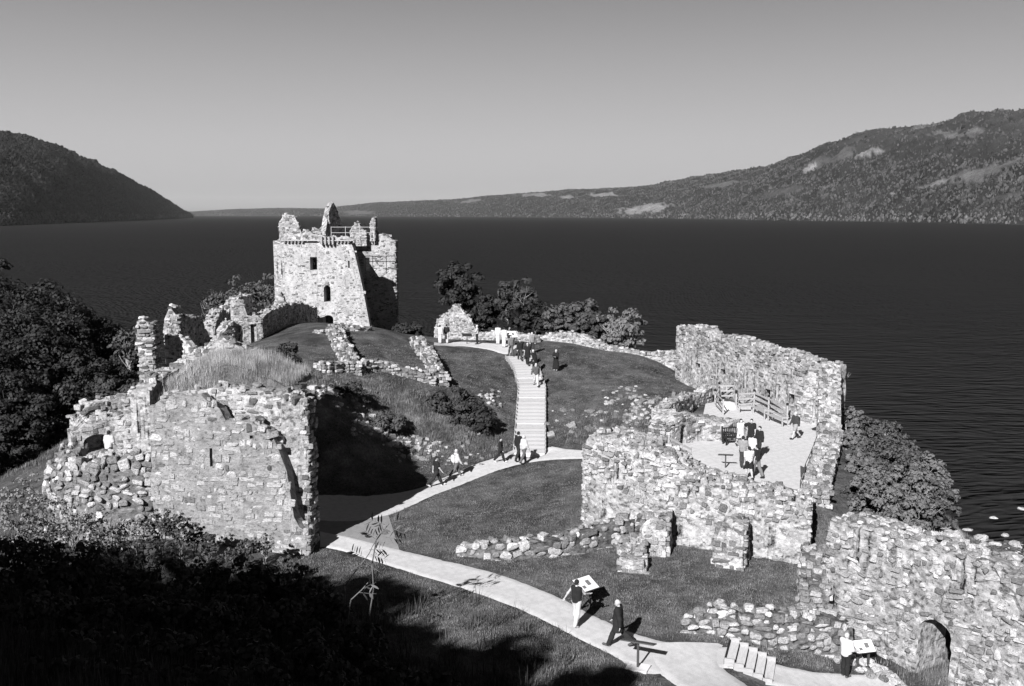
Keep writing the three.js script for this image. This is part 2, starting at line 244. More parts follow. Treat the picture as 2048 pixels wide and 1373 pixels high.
function forest(name, label, hill, count, size, keep, tones) {
  const geoms = [treeBlob, firCone];
  const lists = [[], []];
  for (let k = 0; k < count; k++) {
    const i = Math.floor(R(0, hill.cols)), j = Math.floor(Math.pow(rnd(), 1.15) * hill.rows * 0.86), a = hill.at[i * (hill.rows + 1) + j], b = hill.at[(i + 1) * (hill.rows + 1) + j + 1], u = rnd(), w = rnd();
    const c = hill.at[(i + 1) * (hill.rows + 1) + j], d = hill.at[i * (hill.rows + 1) + j + 1];
    const q = [0, 1, 2, 3, 4].map((m) => lerp(lerp(a[m], c[m], u), lerp(d[m], b[m], u), w));
    if (q[1] < WATER + 1 || rnd() > keep(q[3], q[4])) continue;
    const s = size * R(0.6, 1.35) * (0.8 + 0.4 * N2(q[0] * 0.01, q[2] * 0.01));
    lists[rnd() < 0.5 ? 0 : 1].push([q, s]);
  }
  lists.forEach((l, n) => {
    const im = new THREE.InstancedMesh(geoms[n], M(1, { roughness: 1, specularIntensity: 0.1 }), l.length); im.name = numbered(name + (n ? '_conifers' : '_broadleaves'));
    const m4 = new THREE.Matrix4(), q4 = new THREE.Quaternion(), c = new THREE.Color();
    l.forEach(([q, s], i) => { q4.setFromAxisAngle(V(0, 1, 0), R(0, 6.28)); m4.compose(V(q[0], q[1] - 0.1 * s, q[2]), q4, V(s * R(0.8, 1.2), s * R(0.8, 1.25), s)); im.setMatrixAt(i, m4); const t = tones(q[3], q[4]) * R(0.35, 2.1); c.setRGB(t, t, t); im.setColorAt(i, c); });
    im.castShadow = im.receiveShadow = true;
    scene.add(tag(im, label + (n ? ', pointed conifer crowns' : ', rounded crowns'), 'woodland', null, 'stuff'));
  });
}
{
  seed(3);
  const shoreL = (p) => 27.8 * 2000 / table([[-260, 34], [0, 24], [388, 7.6]])(p);
  const crestL = table([[-300, 175], [0, 149], [60, 140], [120, 128], [180, 105], [230, 84], [300, 50], [340, 26], [372, 6], [390, -3]]);
  const L = hillRange('wooded_hill', 'steep dark wooded hill on the left shore', -260, 390, 3, shoreL, crestL, (p) => lerp(1500, 120, sstep(0, 390, p)), (p, y, x, z) => 0.03 + 0.015 * fbm(x * 0.01, z * 0.01), 26);
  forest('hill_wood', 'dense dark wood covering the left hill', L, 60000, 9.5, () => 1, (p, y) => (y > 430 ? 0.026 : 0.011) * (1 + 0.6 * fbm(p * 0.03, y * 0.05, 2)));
  const shoreR = (p) => 27.8 * 2000 / table([[380, 4.2], [600, 4.6], [900, 6], [1300, 9.5], [1700, 15.4], [2048, 22], [2400, 28]])(p);
  const crestR = table([[380, 4], [480, 9], [560, 11], [650, 10], [690, 15], [760, 22], [900, 27], [1000, 36], [1060, 40], [1150, 46], [1240, 49], [1300, 53], [1340, 62], [1400, 71], [1480, 82], [1520, 87], [1600, 113], [1650, 135], [1700, 150], [1760, 159], [1860, 168], [1920, 186], [1990, 190], [2010, 186], [2060, 200], [2300, 240]]);
  const patches = [[1288, 418, 60, 10, -0.12, 0.5], [1070, 391, 32, 4, 0, 0.42], [1130, 395, 18, 3, 0, 0.4], [1208, 391, 40, 4, 0, 0.46], [940, 403, 24, 4, -0.2, 0.3], [1612, 340, 14, 8, -0.5, 0.5], [1720, 312, 42, 7, -0.35, 0.42], [1650, 322, 60, 10, -0.3, 0.2], [1900, 268, 60, 9, -0.1, 0.28], [1960, 345, 95, 17, -0.25, 0.26], [1870, 366, 50, 8, -0.3, 0.36], [1775, 389, 14, 2.2, 0.3, 0.75], [1440, 371, 50, 5, -0.2, 0.24], [1560, 385, 60, 8, -0.2, 0.16], [720, 425, 40, 4, 0, 0.22], [2000, 395, 60, 6, -0.1, 0.18], [1850, 250, 40, 6, -0.3, 0.3]];
  const open = (p, y) => { let c = 0; for (const [a, b, rx, ry, tl, v] of patches) { const d = Math.hypot((p - a) / rx, (y - b - (p - a) * tl) / ry) + 0.6 * fbm(p * 0.045, y * 0.16, 4); if (d < 1) c = Math.max(c, v * sstep(1, 0.7, d)); } return c; };
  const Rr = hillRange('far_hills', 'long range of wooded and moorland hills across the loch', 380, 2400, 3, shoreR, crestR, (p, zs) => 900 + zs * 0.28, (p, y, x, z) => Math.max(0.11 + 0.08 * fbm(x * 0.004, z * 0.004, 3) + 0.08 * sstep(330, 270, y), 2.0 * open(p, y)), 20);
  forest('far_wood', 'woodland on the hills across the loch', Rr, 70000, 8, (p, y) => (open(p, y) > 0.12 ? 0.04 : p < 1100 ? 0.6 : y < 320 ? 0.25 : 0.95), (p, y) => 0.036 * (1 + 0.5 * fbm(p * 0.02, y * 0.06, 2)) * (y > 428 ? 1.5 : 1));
}
// ------------------------------------------------------------------ paths and steps
function ribbon(name, label, left, right, mat, lift = 0.035, wobble = 0.09, across = 10, keepY) {
  const den = (pts) => { const out = [], n = 12; for (let i = 0; i < pts.length - 1; i++) for (let k = 0; k < n; k++) { const a = pts[Math.max(0, i - 1)], b = pts[i], c = pts[i + 1], d = pts[Math.min(pts.length - 1, i + 2)], t = k / n; const f = (q) => 0.5 * (2 * b[q] + (c[q] - a[q]) * t + (2 * a[q] - 5 * b[q] + 4 * c[q] - d[q]) * t * t + (3 * b[q] - a[q] - 3 * c[q] + d[q]) * t * t * t); out.push([f(0), f(1)]); } out.push(pts.at(-1)); return out; };
  const A = den(left), B = den(right), n = A.length, pos = [], uv = [], idx = [];
  for (let i = 0; i < n; i++) for (let k = 0; k <= across; k++) {
    const t = k / across; let x = lerp(A[i][0], B[i][0], t), z = lerp(A[i][1], B[i][1], t);
    if (k === 0 || k === across) { x += wobble * fbm(x * 1.6 + k, z * 1.6, 3); z += wobble * fbm(x * 1.6, z * 1.6 + 5 + k, 3); }
    const e = (k === 0 || k === across) ? -0.03 : lift; pos.push(x, (keepY ?? H(x, z)) + e, z); uv.push(x / 1.6, z / 1.6);
  }
  for (let i = 0; i < n - 1; i++) for (let k = 0; k < across; k++) { const a = i * (across + 1) + k, b = a + across + 1; idx.push(a, b, a + 1, a + 1, b, b + 1); }
  const g = new THREE.BufferGeometry(); g.setAttribute('position', new THREE.Float32BufferAttribute(pos, 3)); g.setAttribute('uv', new THREE.Float32BufferAttribute(uv, 2)); g.setIndex(idx); g.computeVertexNormals();
  const ny = g.attributes.normal; let up = 0; for (let i = 0; i < ny.count; i++) up += ny.getY(i); if (up < 0) { const ix = g.index.array; for (let i = 0; i < ix.length; i += 3) { const t = ix[i]; ix[i] = ix[i + 1]; ix[i + 1] = t; } g.computeVertexNormals(); }
  return structure(name, g, mat, label);
}
const gp = (a) => a.map(([px, py]) => { const p = onGround(px, py); return [p.x, p.z]; });
ribbon('gravel_path', 'pale gravel path curving down past the lawn',
  gp([[640, 1062], [700, 1074], [760, 1089], [870, 1116], [1000, 1148], [1110, 1190], [1200, 1236], [1290, 1272], [1370, 1287], [1466, 1294]]),
  gp([[640, 1096], [690, 1106], [745, 1124], [860, 1160], [960, 1192], [1060, 1232], [1140, 1272], [1220, 1312], [1300, 1352], [1462, 1340]]), mats.gravel);
ribbon('lower_path', 'pale path running off the bottom of the picture', gp([[1290, 1290], [1300, 1330], [1345, 1372]]).concat([[6.6, -29], [7.6, -25]]), gp([[1452, 1291], [1448, 1334], [1500, 1372]]).concat([[9.6, -29], [10.6, -25]]), mats.gravel, 0.05);
ribbon('upper_path', 'pale gravel path from the gatehouse to the stairs',
  gp([[600, 984], [680, 988], [760, 988], [830, 978], [880, 958], [940, 932], [1000, 912], [1032, 898], [1090, 896], [1175, 902]]),
  gp([[600, 1042], [680, 1046], [765, 1036], [840, 1005], [900, 980], [960, 956], [1010, 938], [1060, 927], [1110, 921], [1175, 918]]), mats.gravel, 0.045);
ribbon('path_junction', 'grey paved apron where the paths join', gp([[625, 1036], [700, 1040], [775, 1028]]), gp([[650, 1100], [730, 1100], [800, 1106]]), M(0.3, { map: T.gravel }), 0.028);
ribbon('court_gravel', 'pale gravel floor of the upper court', [xz(1290, 895, 1.5), xz(1345, 905, 1.5), xz(1400, 930, 1.5), xz(1450, 965, 1.5), xz(1530, 990, 1.5), xz(1624, 1012, 1.5)], [xz(1345, 838, 1.5), xz(1390, 872, 1.5), xz(1440, 866, 1.5), xz(1500, 846, 1.5), xz(1580, 842, 1.5), xz(1668, 866, 1.5)], mats.gravel, 0.04);
ribbon('bench_gravel', 'pale gravel strip around the benches under the hall wall', [xz(1400, 862, 1.5), xz(1450, 862, 1.5), xz(1520, 862, 1.5), xz(1600, 868, 1.5)], [xz(1412, 806, 1.5), xz(1450, 800, 1.5), xz(1530, 818, 1.5), xz(1640, 852, 1.5)], mats.gravel, 0.032);
ribbon('court_path', 'short pale path climbing into the upper court', gp([[1262, 893], [1300, 862], [1330, 838]]), gp([[1285, 905], [1322, 872], [1352, 846]]), mats.gravel, 0.06);
ribbon('terrace_path', 'pale gravel terrace by the loch wall', gp([[868, 686], [920, 684], [970, 686], [1010, 688], [1040, 690]]), gp([[868, 692], [920, 693], [970, 699], [1000, 708], [1018, 716]]), mats.gravel, 0.05);
{
  const g0 = thing('stairway', 'long pale flight of shallow gravel steps climbing to the terrace', 'stairway', null, [ST[0].x, 0, ST[0].z]);
  const n = 25, lens = []; let total = 0; const L = [];
  for (let i = 0; i < ST.length - 1; i++) { L.push(Math.hypot(ST[i + 1].x - ST[i].x, ST[i + 1].z - ST[i].z)); total += L[i]; }
  const P = (s) => { let i = 0; while (i < L.length - 1 && s > L[i]) { s -= L[i]; i++; } const t = clamp(s / L[i], 0, 1.2), a = ST[i], b = ST[i + 1]; return [lerp(a.x, b.x, t), lerp(a.z, b.z, t), lerp(a.y, b.y, t), Math.atan2(b.x - a.x, b.z - a.z)]; };
  const tread = new THREE.BoxGeometry(1, 1, 1), y0 = ST[0].y, y1 = ST[3].y;
  const wd = Array.from({ length: n }, (_, i) => [5, 11, 16].includes(i) ? 2.6 : 1), sum = wd.reduce((a, b) => a + b, 0); let s = 0;
  for (let i = 0; i < n; i++) {
    const len = total * wd[i] / sum, [ax, az] = P(s), [bx, bz, , dir] = P(s + len), [, , yl] = P(s + len * 0.3); s += len;
    const y = yl + 0.06, m = mesh('step', tread, mats.step, g0), ang = Math.atan2(bx - ax, bz - az);
    m.scale.set(stairWide * 2, 0.5, len + 0.12); m.position.set((ax + bx) / 2 - ST[0].x, y - 0.25, (az + bz) / 2 - ST[0].z); m.rotation.y = ang;
    const r = mesh('riser_board', tread, mats.wood, g0); r.scale.set(stairWide * 2 + 0.03, 0.15, 0.05); const k = 0.5 + 0.09 / len; r.position.set(lerp(bx, ax, k + 0.5 - 0.0) - ST[0].x, y - 0.055, lerp(bz, az, k + 0.5) - ST[0].z); r.rotation.y = ang;
    for (const sd of [-1, 1]) { const e = mesh('edging_board', tread, mats.wood, g0); e.scale.set(0.06, 0.3, len + 0.05); e.position.set((ax + bx) / 2 + Math.cos(ang) * sd * (stairWide + 0.05) - ST[0].x, y - 0.06, (az + bz) / 2 - Math.sin(ang) * sd * (stairWide + 0.05) - ST[0].z); e.rotation.y = ang; }
  }
  // five low steps down to the water gate
  const a = onGround(1455, 1312), b = onGround(1548, 1350), dx = b.x - a.x, dz = b.z - a.z, ang = Math.atan2(dx, dz), len = Math.hypot(dx, dz), nn = 5;
  const g1 = thing('low_steps', 'five broad gravel steps with dark risers leading down beside the standing person in white', 'steps', null, [a.x, 0, a.z]);
  for (let i = 0; i < nn; i++) {
    const t = (i + 0.5) / nn, y = lerp(-0.36, -0.9, i / (nn - 1)), m = mesh('step', tread, mats.gravel, g1); m.scale.set(1.75, 0.4, len / nn + 0.02); m.position.set(dx * t, y - 0.2 + 0.04, dz * t); m.rotation.y = ang;
    const r = mesh('riser_board', tread, mats.darkWood, g1); r.scale.set(1.8, 0.17, 0.06); r.position.set(dx * (t - 0.5 / nn), y + 0.02, dz * (t - 0.5 / nn)); r.rotation.y = ang;
    for (const sd of [-1, 1]) { const e = mesh('edging_board', tread, mats.wood, g1); e.scale.set(0.07, 0.28, len / nn + 0.02); e.position.set(dx * t + Math.cos(ang) * sd * 0.91, y + 0.03, dz * t - Math.sin(ang) * sd * 0.91); e.rotation.y = ang; }
  }
  ribbon('gate_path', 'pale gravel path to the water gate', gp([[1540, 1325], [1620, 1342], [1700, 1348], [1790, 1352]]), gp([[1530, 1372], [1620, 1385], [1700, 1392], [1790, 1400]]), mats.gravel, 0.05);
}
// ------------------------------------------------------------------ rubble masonry
seed(11);
function stoneShape(ch, jit) {
  const pts = [];
  for (const x of [-1, 1]) for (const y of [-1, 1]) for (const z of [-1, 1]) {
    const jx = 1 - jit * rnd(), jy = 1 - jit * rnd(), jz = 1 - jit * rnd(), c = ch * R(0.6, 1.4);
    pts.push(V(x * jx, y * (jy - c), z * (jz - c)), V(x * (jx - c), y * jy, z * (jz - c)), V(x * (jx - c), y * (jy - c), z * jz));
  }
  const bx = new THREE.Box3().setFromPoints(pts), bs = bx.getSize(V(0, 0, 0)), bc = bx.getCenter(V(0, 0, 0));
  const g = new ConvexGeometry(pts.map((p) => p.sub(bc).divide(bs).multiplyScalar(1.07))), p = g.attributes.position, n = g.attributes.normal, uv = [], ou = rnd(), ov = rnd();
  for (let i = 0; i < p.count; i++) { const ax = Math.abs(n.getX(i)), ay = Math.abs(n.getY(i)), az = Math.abs(n.getZ(i)); const [a, b] = az >= ax && az >= ay ? [p.getX(i), p.getY(i)] : ax >= ay ? [p.getZ(i), p.getY(i)] : [p.getX(i), p.getZ(i)]; uv.push(ou + a * 0.22, ov + b * 0.22); }
  g.setAttribute('uv', new THREE.Float32BufferAttribute(uv, 2)); return g;
}
const stoneShapes = [...Array.from({ length: 7 }, () => stoneShape(0.16, 0.3)), ...Array.from({ length: 5 }, () => stoneShape(0.3, 0.45))];
const roundStones = Array.from({ length: 6 }, () => stoneShape(0.36, 0.4));
const TONE = [0.27, 0.5, 0.75, 1.0, 1.27, 0.37];                   // the six stone tones over the rubble material's own
function mergeStones(list) {
  let nv = 0; for (const q of list) nv += q.g.attributes.position.count;
  const P = new Float32Array(nv * 3), Nn = new Float32Array(nv * 3), U = new Float32Array(nv * 2), C = new Float32Array(nv * 3), v = V(0, 0, 0), nm = new THREE.Matrix3(); let k = 0;
  for (const { g, m, tone } of list) {
    const p = g.attributes.position, n = g.attributes.normal, u = g.attributes.uv; nm.getNormalMatrix(m); const c = TONE[tone] * R(0.85, 1.15);
    for (let i = 0; i < p.count; i++, k++) { v.fromBufferAttribute(p, i).applyMatrix4(m); P.set([v.x, v.y, v.z], k * 3); v.fromBufferAttribute(n, i).applyMatrix3(nm).normalize(); Nn.set([v.x, v.y, v.z], k * 3); U[k * 2] = u.getX(i); U[k * 2 + 1] = u.getY(i); C.set([c, c, c], k * 3); }
  }
  const g = new THREE.BufferGeometry(); g.setAttribute('position', new THREE.BufferAttribute(P, 3)); g.setAttribute('normal', new THREE.BufferAttribute(Nn, 3)); g.setAttribute('uv', new THREE.BufferAttribute(U, 2)); g.setAttribute('color', new THREE.BufferAttribute(C, 3)); return g;
}
const evaluator = new Evaluator(); evaluator.attributes = ['position', 'normal', 'uv', 'color']; evaluator.useGroups = false;
function pickTone(lightness) { const r = rnd() + (lightness - 0.5) * 0.5; return r < 0.1 ? 0 : r < 0.2 ? 5 : r < 0.42 ? 1 : r < 0.66 ? 2 : r < 0.87 ? 3 : 4; }
// one wall run: plan line of the face seen (left to right), thickness behind it, base and ragged top
function wallRun(o) {
  const line = o.line.map((p) => (p.isVector3 ? [p.x, p.z] : p)), seg = [0]; for (let i = 1; i < line.length; i++) seg.push(seg[i - 1] + Math.hypot(line[i][0] - line[i - 1][0], line[i][1] - line[i - 1][1]));
  const len = seg.at(-1), thick = o.thick ?? 1;
  const at = (s) => { let i = 0; while (i < line.length - 2 && s > seg[i + 1]) i++; const t = (s - seg[i]) / (seg[i + 1] - seg[i]), [a, b] = line[i], [c, d] = line[i + 1], l = seg[i + 1] - seg[i]; return { x: a + (c - a) * t, z: b + (d - b) * t, dx: (c - a) / l, dz: (d - b) / l }; };
  const nrm = (s) => { const a = at(Math.max(0, s - 0.3)), b = at(Math.min(len, s + 0.3)); let x = -(a.dz + b.dz), z = a.dx + b.dx; const l = Math.hypot(x, z); return [x / l, z / l]; };
  const prof = o.top.map(([t, y]) => [t * len, y]);
  const rag = o.rag ?? 0.18, off = R(0, 99);
  const topY = (s) => { let i = 0; while (i < prof.length - 2 && s > prof[i + 1][0]) i++; const [a, b] = prof[i], [c, d] = prof[i + 1], t = clamp((s - a) / (c - a || 1), 0, 1); return lerp(b, d, t) + rag * (N2(s * 1.9 + off, 3) * 0.6 + N2(s * 5.1 + off, 7) * 0.4); };
  const baseY = (s) => { const p = at(s), n = nrm(s); return o.base !== undefined ? (typeof o.base === 'function' ? o.base(s / len) : o.base) : Math.min(H(p.x, p.z), H(p.x - n[0] * thick, p.z - n[1] * thick)) - 0.25; };
  const batter = o.batter ?? 0;
  const step = o.step ?? 0.35, ns = Math.max(2, Math.round(len / step)), nv = o.nv ?? 10, nt = 3, ring = nv * 2 + nt * 2, pos = [], uv = [], col = [], idx = [], amp = o.amp ?? 0.05;
  for (let i = 0; i <= ns; i++) {
    const s = i / ns * len, p = at(s), n = nrm(s), y0 = baseY(s), y1 = Math.max(y0 + 0.08, topY(s)), loop = [];
    for (let k = 0; k < nv; k++) { const t = k / nv; loop.push([0, lerp(y0, y1, t), t]); }
    for (let k = 0; k < nt; k++) loop.push([k / nt, y1 + (k ? 0.08 * N2(s * 3, k * 9 + off) : 0), 1]);
    for (let k = 0; k < nv; k++) { const t = 1 - k / nv; loop.push([1, lerp(y0, y1, t), t]); }
    for (let k = 0; k < nt; k++) loop.push([1 - k / nt, y0, 0]);
    let run = 0;
    loop.forEach(([d, y, t], k) => {
      if (k) run += Math.hypot((d - loop[k - 1][0]) * thick, y - loop[k - 1][1]);
      const out = (d < 0.5 ? 1 : -1) * batter * (y1 - y);
      let x = p.x - n[0] * thick * d + n[0] * out, z = p.z - n[1] * thick * d + n[1] * out;
      x += amp * N3(x * 2.1, y * 2.1, z * 2.1); const yy = y + (k % ring ? amp * 0.7 * N3(x * 2.1 + 9, y * 2.1, z * 2.1) : 0); z += amp * N3(x * 2.1, y * 2.1 + 9, z * 2.1);
      pos.push(x, yy, z); uv.push((s + off) / 4.2, (run + y0 + off) / 4.2);
      const c = (o.tone ?? 1) * clamp(0.86 + 0.3 * fbm(s * 0.5 + off, y * 0.5, 3) + 0.2 * N2(s * 2.2, y * 2.2 + off), 0.4, 1.3); col.push(c, c, c);
    });
  }
  for (let i = 0; i < ns; i++) for (let k = 0; k < ring; k++) { const a = i * ring + k, b = a + ring, a2 = i * ring + (k + 1) % ring, b2 = a2 + ring; idx.push(a, b, a2, a2, b, b2); }
  for (const [e, flip] of [[0, false], [ns, true]]) {                // end faces
    let x = 0, y = 0, z = 0; for (let k = 0; k < ring; k++) { const q = (e * ring + k) * 3; x += pos[q] / ring; y += pos[q + 1] / ring; z += pos[q + 2] / ring; }
    const t = (o.tone ?? 1) * 0.9, first = pos.length / 3, n = nrm(e / ns * len), ox = pos[e * ring * 3], oz = pos[e * ring * 3 + 2];
    for (let k = 0; k <= ring; k++) { const q = (e * ring + k % ring) * 3; pos.push(pos[q], pos[q + 1], pos[q + 2]); uv.push((off - (pos[q] - ox) * n[0] - (pos[q + 2] - oz) * n[1]) / 4.2, (pos[q + 1] + off) / 4.2); col.push(t, t, t); }
    const m = pos.length / 3; pos.push(x, y, z); uv.push((off + 0.5 * thick) / 4.2, (y + off) / 4.2); col.push(t, t, t);
    for (let k = 0; k < ring; k++) flip ? idx.push(m, first + k + 1, first + k) : idx.push(m, first + k, first + k + 1);
  }
  let g = new THREE.BufferGeometry(); g.setAttribute('position', new THREE.Float32BufferAttribute(pos, 3)); g.setAttribute('uv', new THREE.Float32BufferAttribute(uv, 2)); g.setAttribute('color', new THREE.Float32BufferAttribute(col, 3)); g.setIndex(idx);
  g = toCreasedNormals(g, 0.7);
  const holes = (o.holes ?? []).map((h) => { if (!h.see) return h; const [s, y] = tops(line, [h.see]).find((q, i, l) => l.length < 3 || i === 1) ; return { ...h, s: s * len, y }; }).map((h) => ({ ...h, s0: (h.s - h.w / 2), s1: (h.s + h.w / 2) }));
  for (const h of holes) {
    const p = at(h.s), n = nrm(h.s), sh = new THREE.Shape(), w = h.w / 2, r = h.arch ?? 0;
    sh.moveTo(-w, 0); sh.lineTo(w, 0); sh.lineTo(w, h.h - r); if (r) { for (let k = 1; k < 8; k++) { const a = k / 8 * Math.PI; sh.lineTo(w * Math.cos(a), h.h - r + r * Math.sin(a)); } } sh.lineTo(-w, h.h - r); sh.closePath();
    const dep = h.depth ?? thick + 1, eg = new THREE.ExtrudeGeometry(sh, { depth: dep + 0.6, bevelEnabled: false, steps: 1 });
    eg.setAttribute('color', new THREE.BufferAttribute(new Float32Array(eg.attributes.position.count * 3).fill(o.tone ?? 0.8), 3)); const u = eg.attributes.uv; for (let i = 0; i < u.count; i++) u.setXY(i, u.getX(i) / 4.2, u.getY(i) / 4.2);
    eg.translate(0, 0, -dep); eg.rotateY(Math.atan2(n[0], n[1]) + (h.skew ?? 0)); eg.translate(p.x, h.y, p.z);
    const A = new Brush(g), B = new Brush(eg); A.updateMatrixWorld(); B.updateMatrixWorld();
    g = evaluator.evaluate(A, B, SUBTRACTION).geometry;
  }
  // the stones of its faces
  const list = [], S = { w: [0.25, 0.6], h: [0.14, 0.3], cover: 0.9, out: 0.05, roll: 0.05, light: 0.5, ...o.stones }, q = new THREE.Quaternion(), e = new THREE.Euler();
  const put = (x, y, z, turn, w, h, d, roll, round, size) => { const m = new THREE.Matrix4().compose(V(x, y, z), q.setFromEuler(e.set(R(-roll, roll) * 0.7, turn + R(-roll, roll), R(-roll, roll), 'YXZ')).clone(), V(w, h, d)); const set = round ? roundStones : stoneShapes; list.push({ g: set[Math.floor(rnd() * set.length)], m, tone: S.even ? (rnd() < S.even ? (rnd() < 0.5 ? 2 : 3) : pickTone(S.light)) : pickTone(S.light), size: w * h, p: V(x, y, z) }); };
  const face = (side) => {
    let y = 1e9, ymax = -1e9; for (let s = 0; s <= len; s += 0.3) { y = Math.min(y, baseY(s)); ymax = Math.max(ymax, topY(s)); }
    while (y < ymax) {
      const h = R(...S.h); let s = R(-0.2, 0.1);
      while (s < len) {
        const w = R(...S.w) * (rnd() < 0.14 ? 1.6 : rnd() < 0.2 ? 0.6 : 1), sc = s + w / 2, yc = y + h / 2 + 0.16 * N2(sc * 0.55 + off, y * 0.7) + 0.05 * N2(sc * 2.1, y * 2 + off); s += w + R(...(S.gap ?? [0.01, 0.05]));
        if (sc < 0.02 || sc > len - 0.02) continue;
        const ty = topY(sc); if (yc > ty - h * 0.2 || yc < baseY(sc) - 0.1 || rnd() > S.cover) continue;
        if (S.where && !S.where(sc / len, yc)) continue;
        if (holes.some((k) => sc + w * 0.5 > k.s0 && sc - w * 0.5 < k.s1 && yc + h * 0.5 > k.y && yc - h * 0.5 < k.y + k.h)) continue;
        const p = at(sc), n = nrm(sc), dd = R(0.16, 0.26), out = S.out * R(-0.2, 1.1) + batter * (ty - yc), k = side === 'front' ? out - dd / 2 + 0.01 : -(thick + out - dd / 2 + 0.01);
        put(p.x + n[0] * k, yc + R(-0.03, 0.03), p.z + n[1] * k, Math.atan2(n[0], n[1]), w * 0.97, h * (rnd() < 0.15 ? R(1.2, 1.6) : R(0.75, 1.08)), dd, S.roll, S.round && rnd() < S.round);
      }
      y += h + R(0, 0.03);
    }
  };
  if (S.front !== false) face('front');
  if (S.back) face('back');
  if (S.topping !== 0) {
    const dens = S.topping ?? 1, n = Math.round(len * thick * 9 * dens / Math.max(0.5, (S.w[0] + S.w[1]) * 2));
    for (let i = 0; i < n; i++) { const s = R(0.05, len - 0.05), p = at(s), nn = nrm(s), d = R(0.02, 0.98) * thick, w = R(...S.w) * R(0.7, 1.05); put(p.x - nn[0] * d, topY(s) + R(-0.1, 0.1) * (S.w[1] + 0.4), p.z - nn[1] * d, Math.atan2(nn[0], nn[1]) + R(-0.7, 0.7), w, Math.min(w, R(...S.h) * 1.1), w * R(0.6, 1), 0.25, S.round && rnd() < 0.6); }
  }
  for (const end of S.ends ?? []) {
    const s = end === 'left' ? 0.02 : len - 0.02, p = at(s), n = nrm(s), sg = end === 'left' ? -1 : 1; let y = baseY(s);
    while (y < topY(s)) { const h = R(...S.h); let d = 0; while (d < thick) { const w = Math.min(R(...S.w) * 0.8, 0.6); if (rnd() < 0.95) put(p.x - n[0] * (d + w / 2) + p.dx * sg * R(-0.02, 0.1), y + h / 2, p.z - n[1] * (d + w / 2) + p.dz * sg * R(-0.02, 0.1), Math.atan2(n[0], n[1]) + Math.PI / 2, w, h * 0.95, 0.25, S.roll, false); d += w + 0.03; } y += h; }
  }
  return { geo: g, stones: list, at, topY, baseY, len, nrm };
}
function masonry(name, label, category, runs, o = {}) {
  const built = runs.map(wallRun), box = new THREE.Box3(); built.forEach((b) => { b.geo.computeBoundingBox(); box.union(b.geo.boundingBox); });
  const c = box.getCenter(V(0, 0, 0)); c.y = box.min.y;
  const g = thing(name, label, category, o.group, [c.x, c.y, c.z]);
  built.forEach((b, i) => { b.geo.translate(-c.x, -c.y, -c.z); mesh(runs[i].part ?? 'wall', b.geo, runs[i].mat ?? mats.core, g); });
  let all = built.flatMap((b) => b.stones); for (const s of all) { s.m.premultiply(new THREE.Matrix4().makeTranslation(-c.x, -c.y, -c.z)); s.look = s.size / (s.p.x ** 2 + s.p.z ** 2); }
  const least = 10 / 2000, most = o.single ?? 300;
  all.sort((a, b) => b.look - a.look);
  const one = [], rest = []; for (const s of all) (one.length < most && Math.sqrt(s.look) > least * 0.95 ? one : rest).push(s);
  for (const s of one) { const m = mesh('stone', s.g, mats.stone[s.tone], g); m.matrix.copy(s.m); m.matrix.decompose(m.position, m.quaternion, m.scale); }
  if (rest.length) { const m = mesh('rubble', mergeStones(rest), mats.rubble, g); m.userData.kind = 'stuff'; }
  g.userData.runs = undefined; delete g.userData.runs; g.built = built; g.origin = c;
  return g;
}
// ------------------------------------------------------------------ the castle walls
seed(21);
const xzY = (px, py, y) => { const p = atY(px, py, y); return [p.x, p.z]; };
const xzZ = (px, py, Z) => { const p = atZ(px, py, Z); return [p.x, p.z]; };
const xzG = (px, py) => { const p = onGround(px, py); return [p.x, p.z]; };
// heights read where a sight line meets a wall's upright face
function tops(line, list) {
  let total = 0; const seg = [0]; for (let i = 1; i < line.length; i++) seg.push(total += Math.hypot(line[i][0] - line[i - 1][0], line[i][1] - line[i - 1][1]));
  const out = list.map(([px, py]) => {
    const d = sight(px, py); let best = null;
    for (let i = 0; i < line.length - 1; i++) {
      const [ax, az] = line[i], ex = line[i + 1][0] - ax, ez = line[i + 1][1] - az, det = d.x * -ez - -ex * d.z; if (Math.abs(det) < 1e-9) continue;
      const t = (ax * -ez - -ex * az) / det, u = (d.x * az - d.z * ax) / det, miss = Math.max(0, -u, u - 1);
      if (!best || miss < best.miss) best = { miss, s: (seg[i] + clamp(u, 0, 1) * (seg[i + 1] - seg[i])) / total, y: EYE + d.y * t };
    }
    return [best.s, best.y];
  }).sort((a, b) => a[0] - b[0]);
  if (out[0][0] > 0.001) out.unshift([0, out[0][1]]); if (out.at(-1)[0] < 0.999) out.push([1, out.at(-1)[1]]);
  return out;
}
const run = (line, t, o = {}) => ({ line, top: t.length && t[0][0] > 2 ? tops(line, t) : t, ...o });
const BIG = { w: [0.22, 0.55], h: [0.13, 0.3], out: 0.06 }, SMALL = { w: [0.18, 0.42], h: [0.1, 0.2], out: 0.05 };
const built = {};

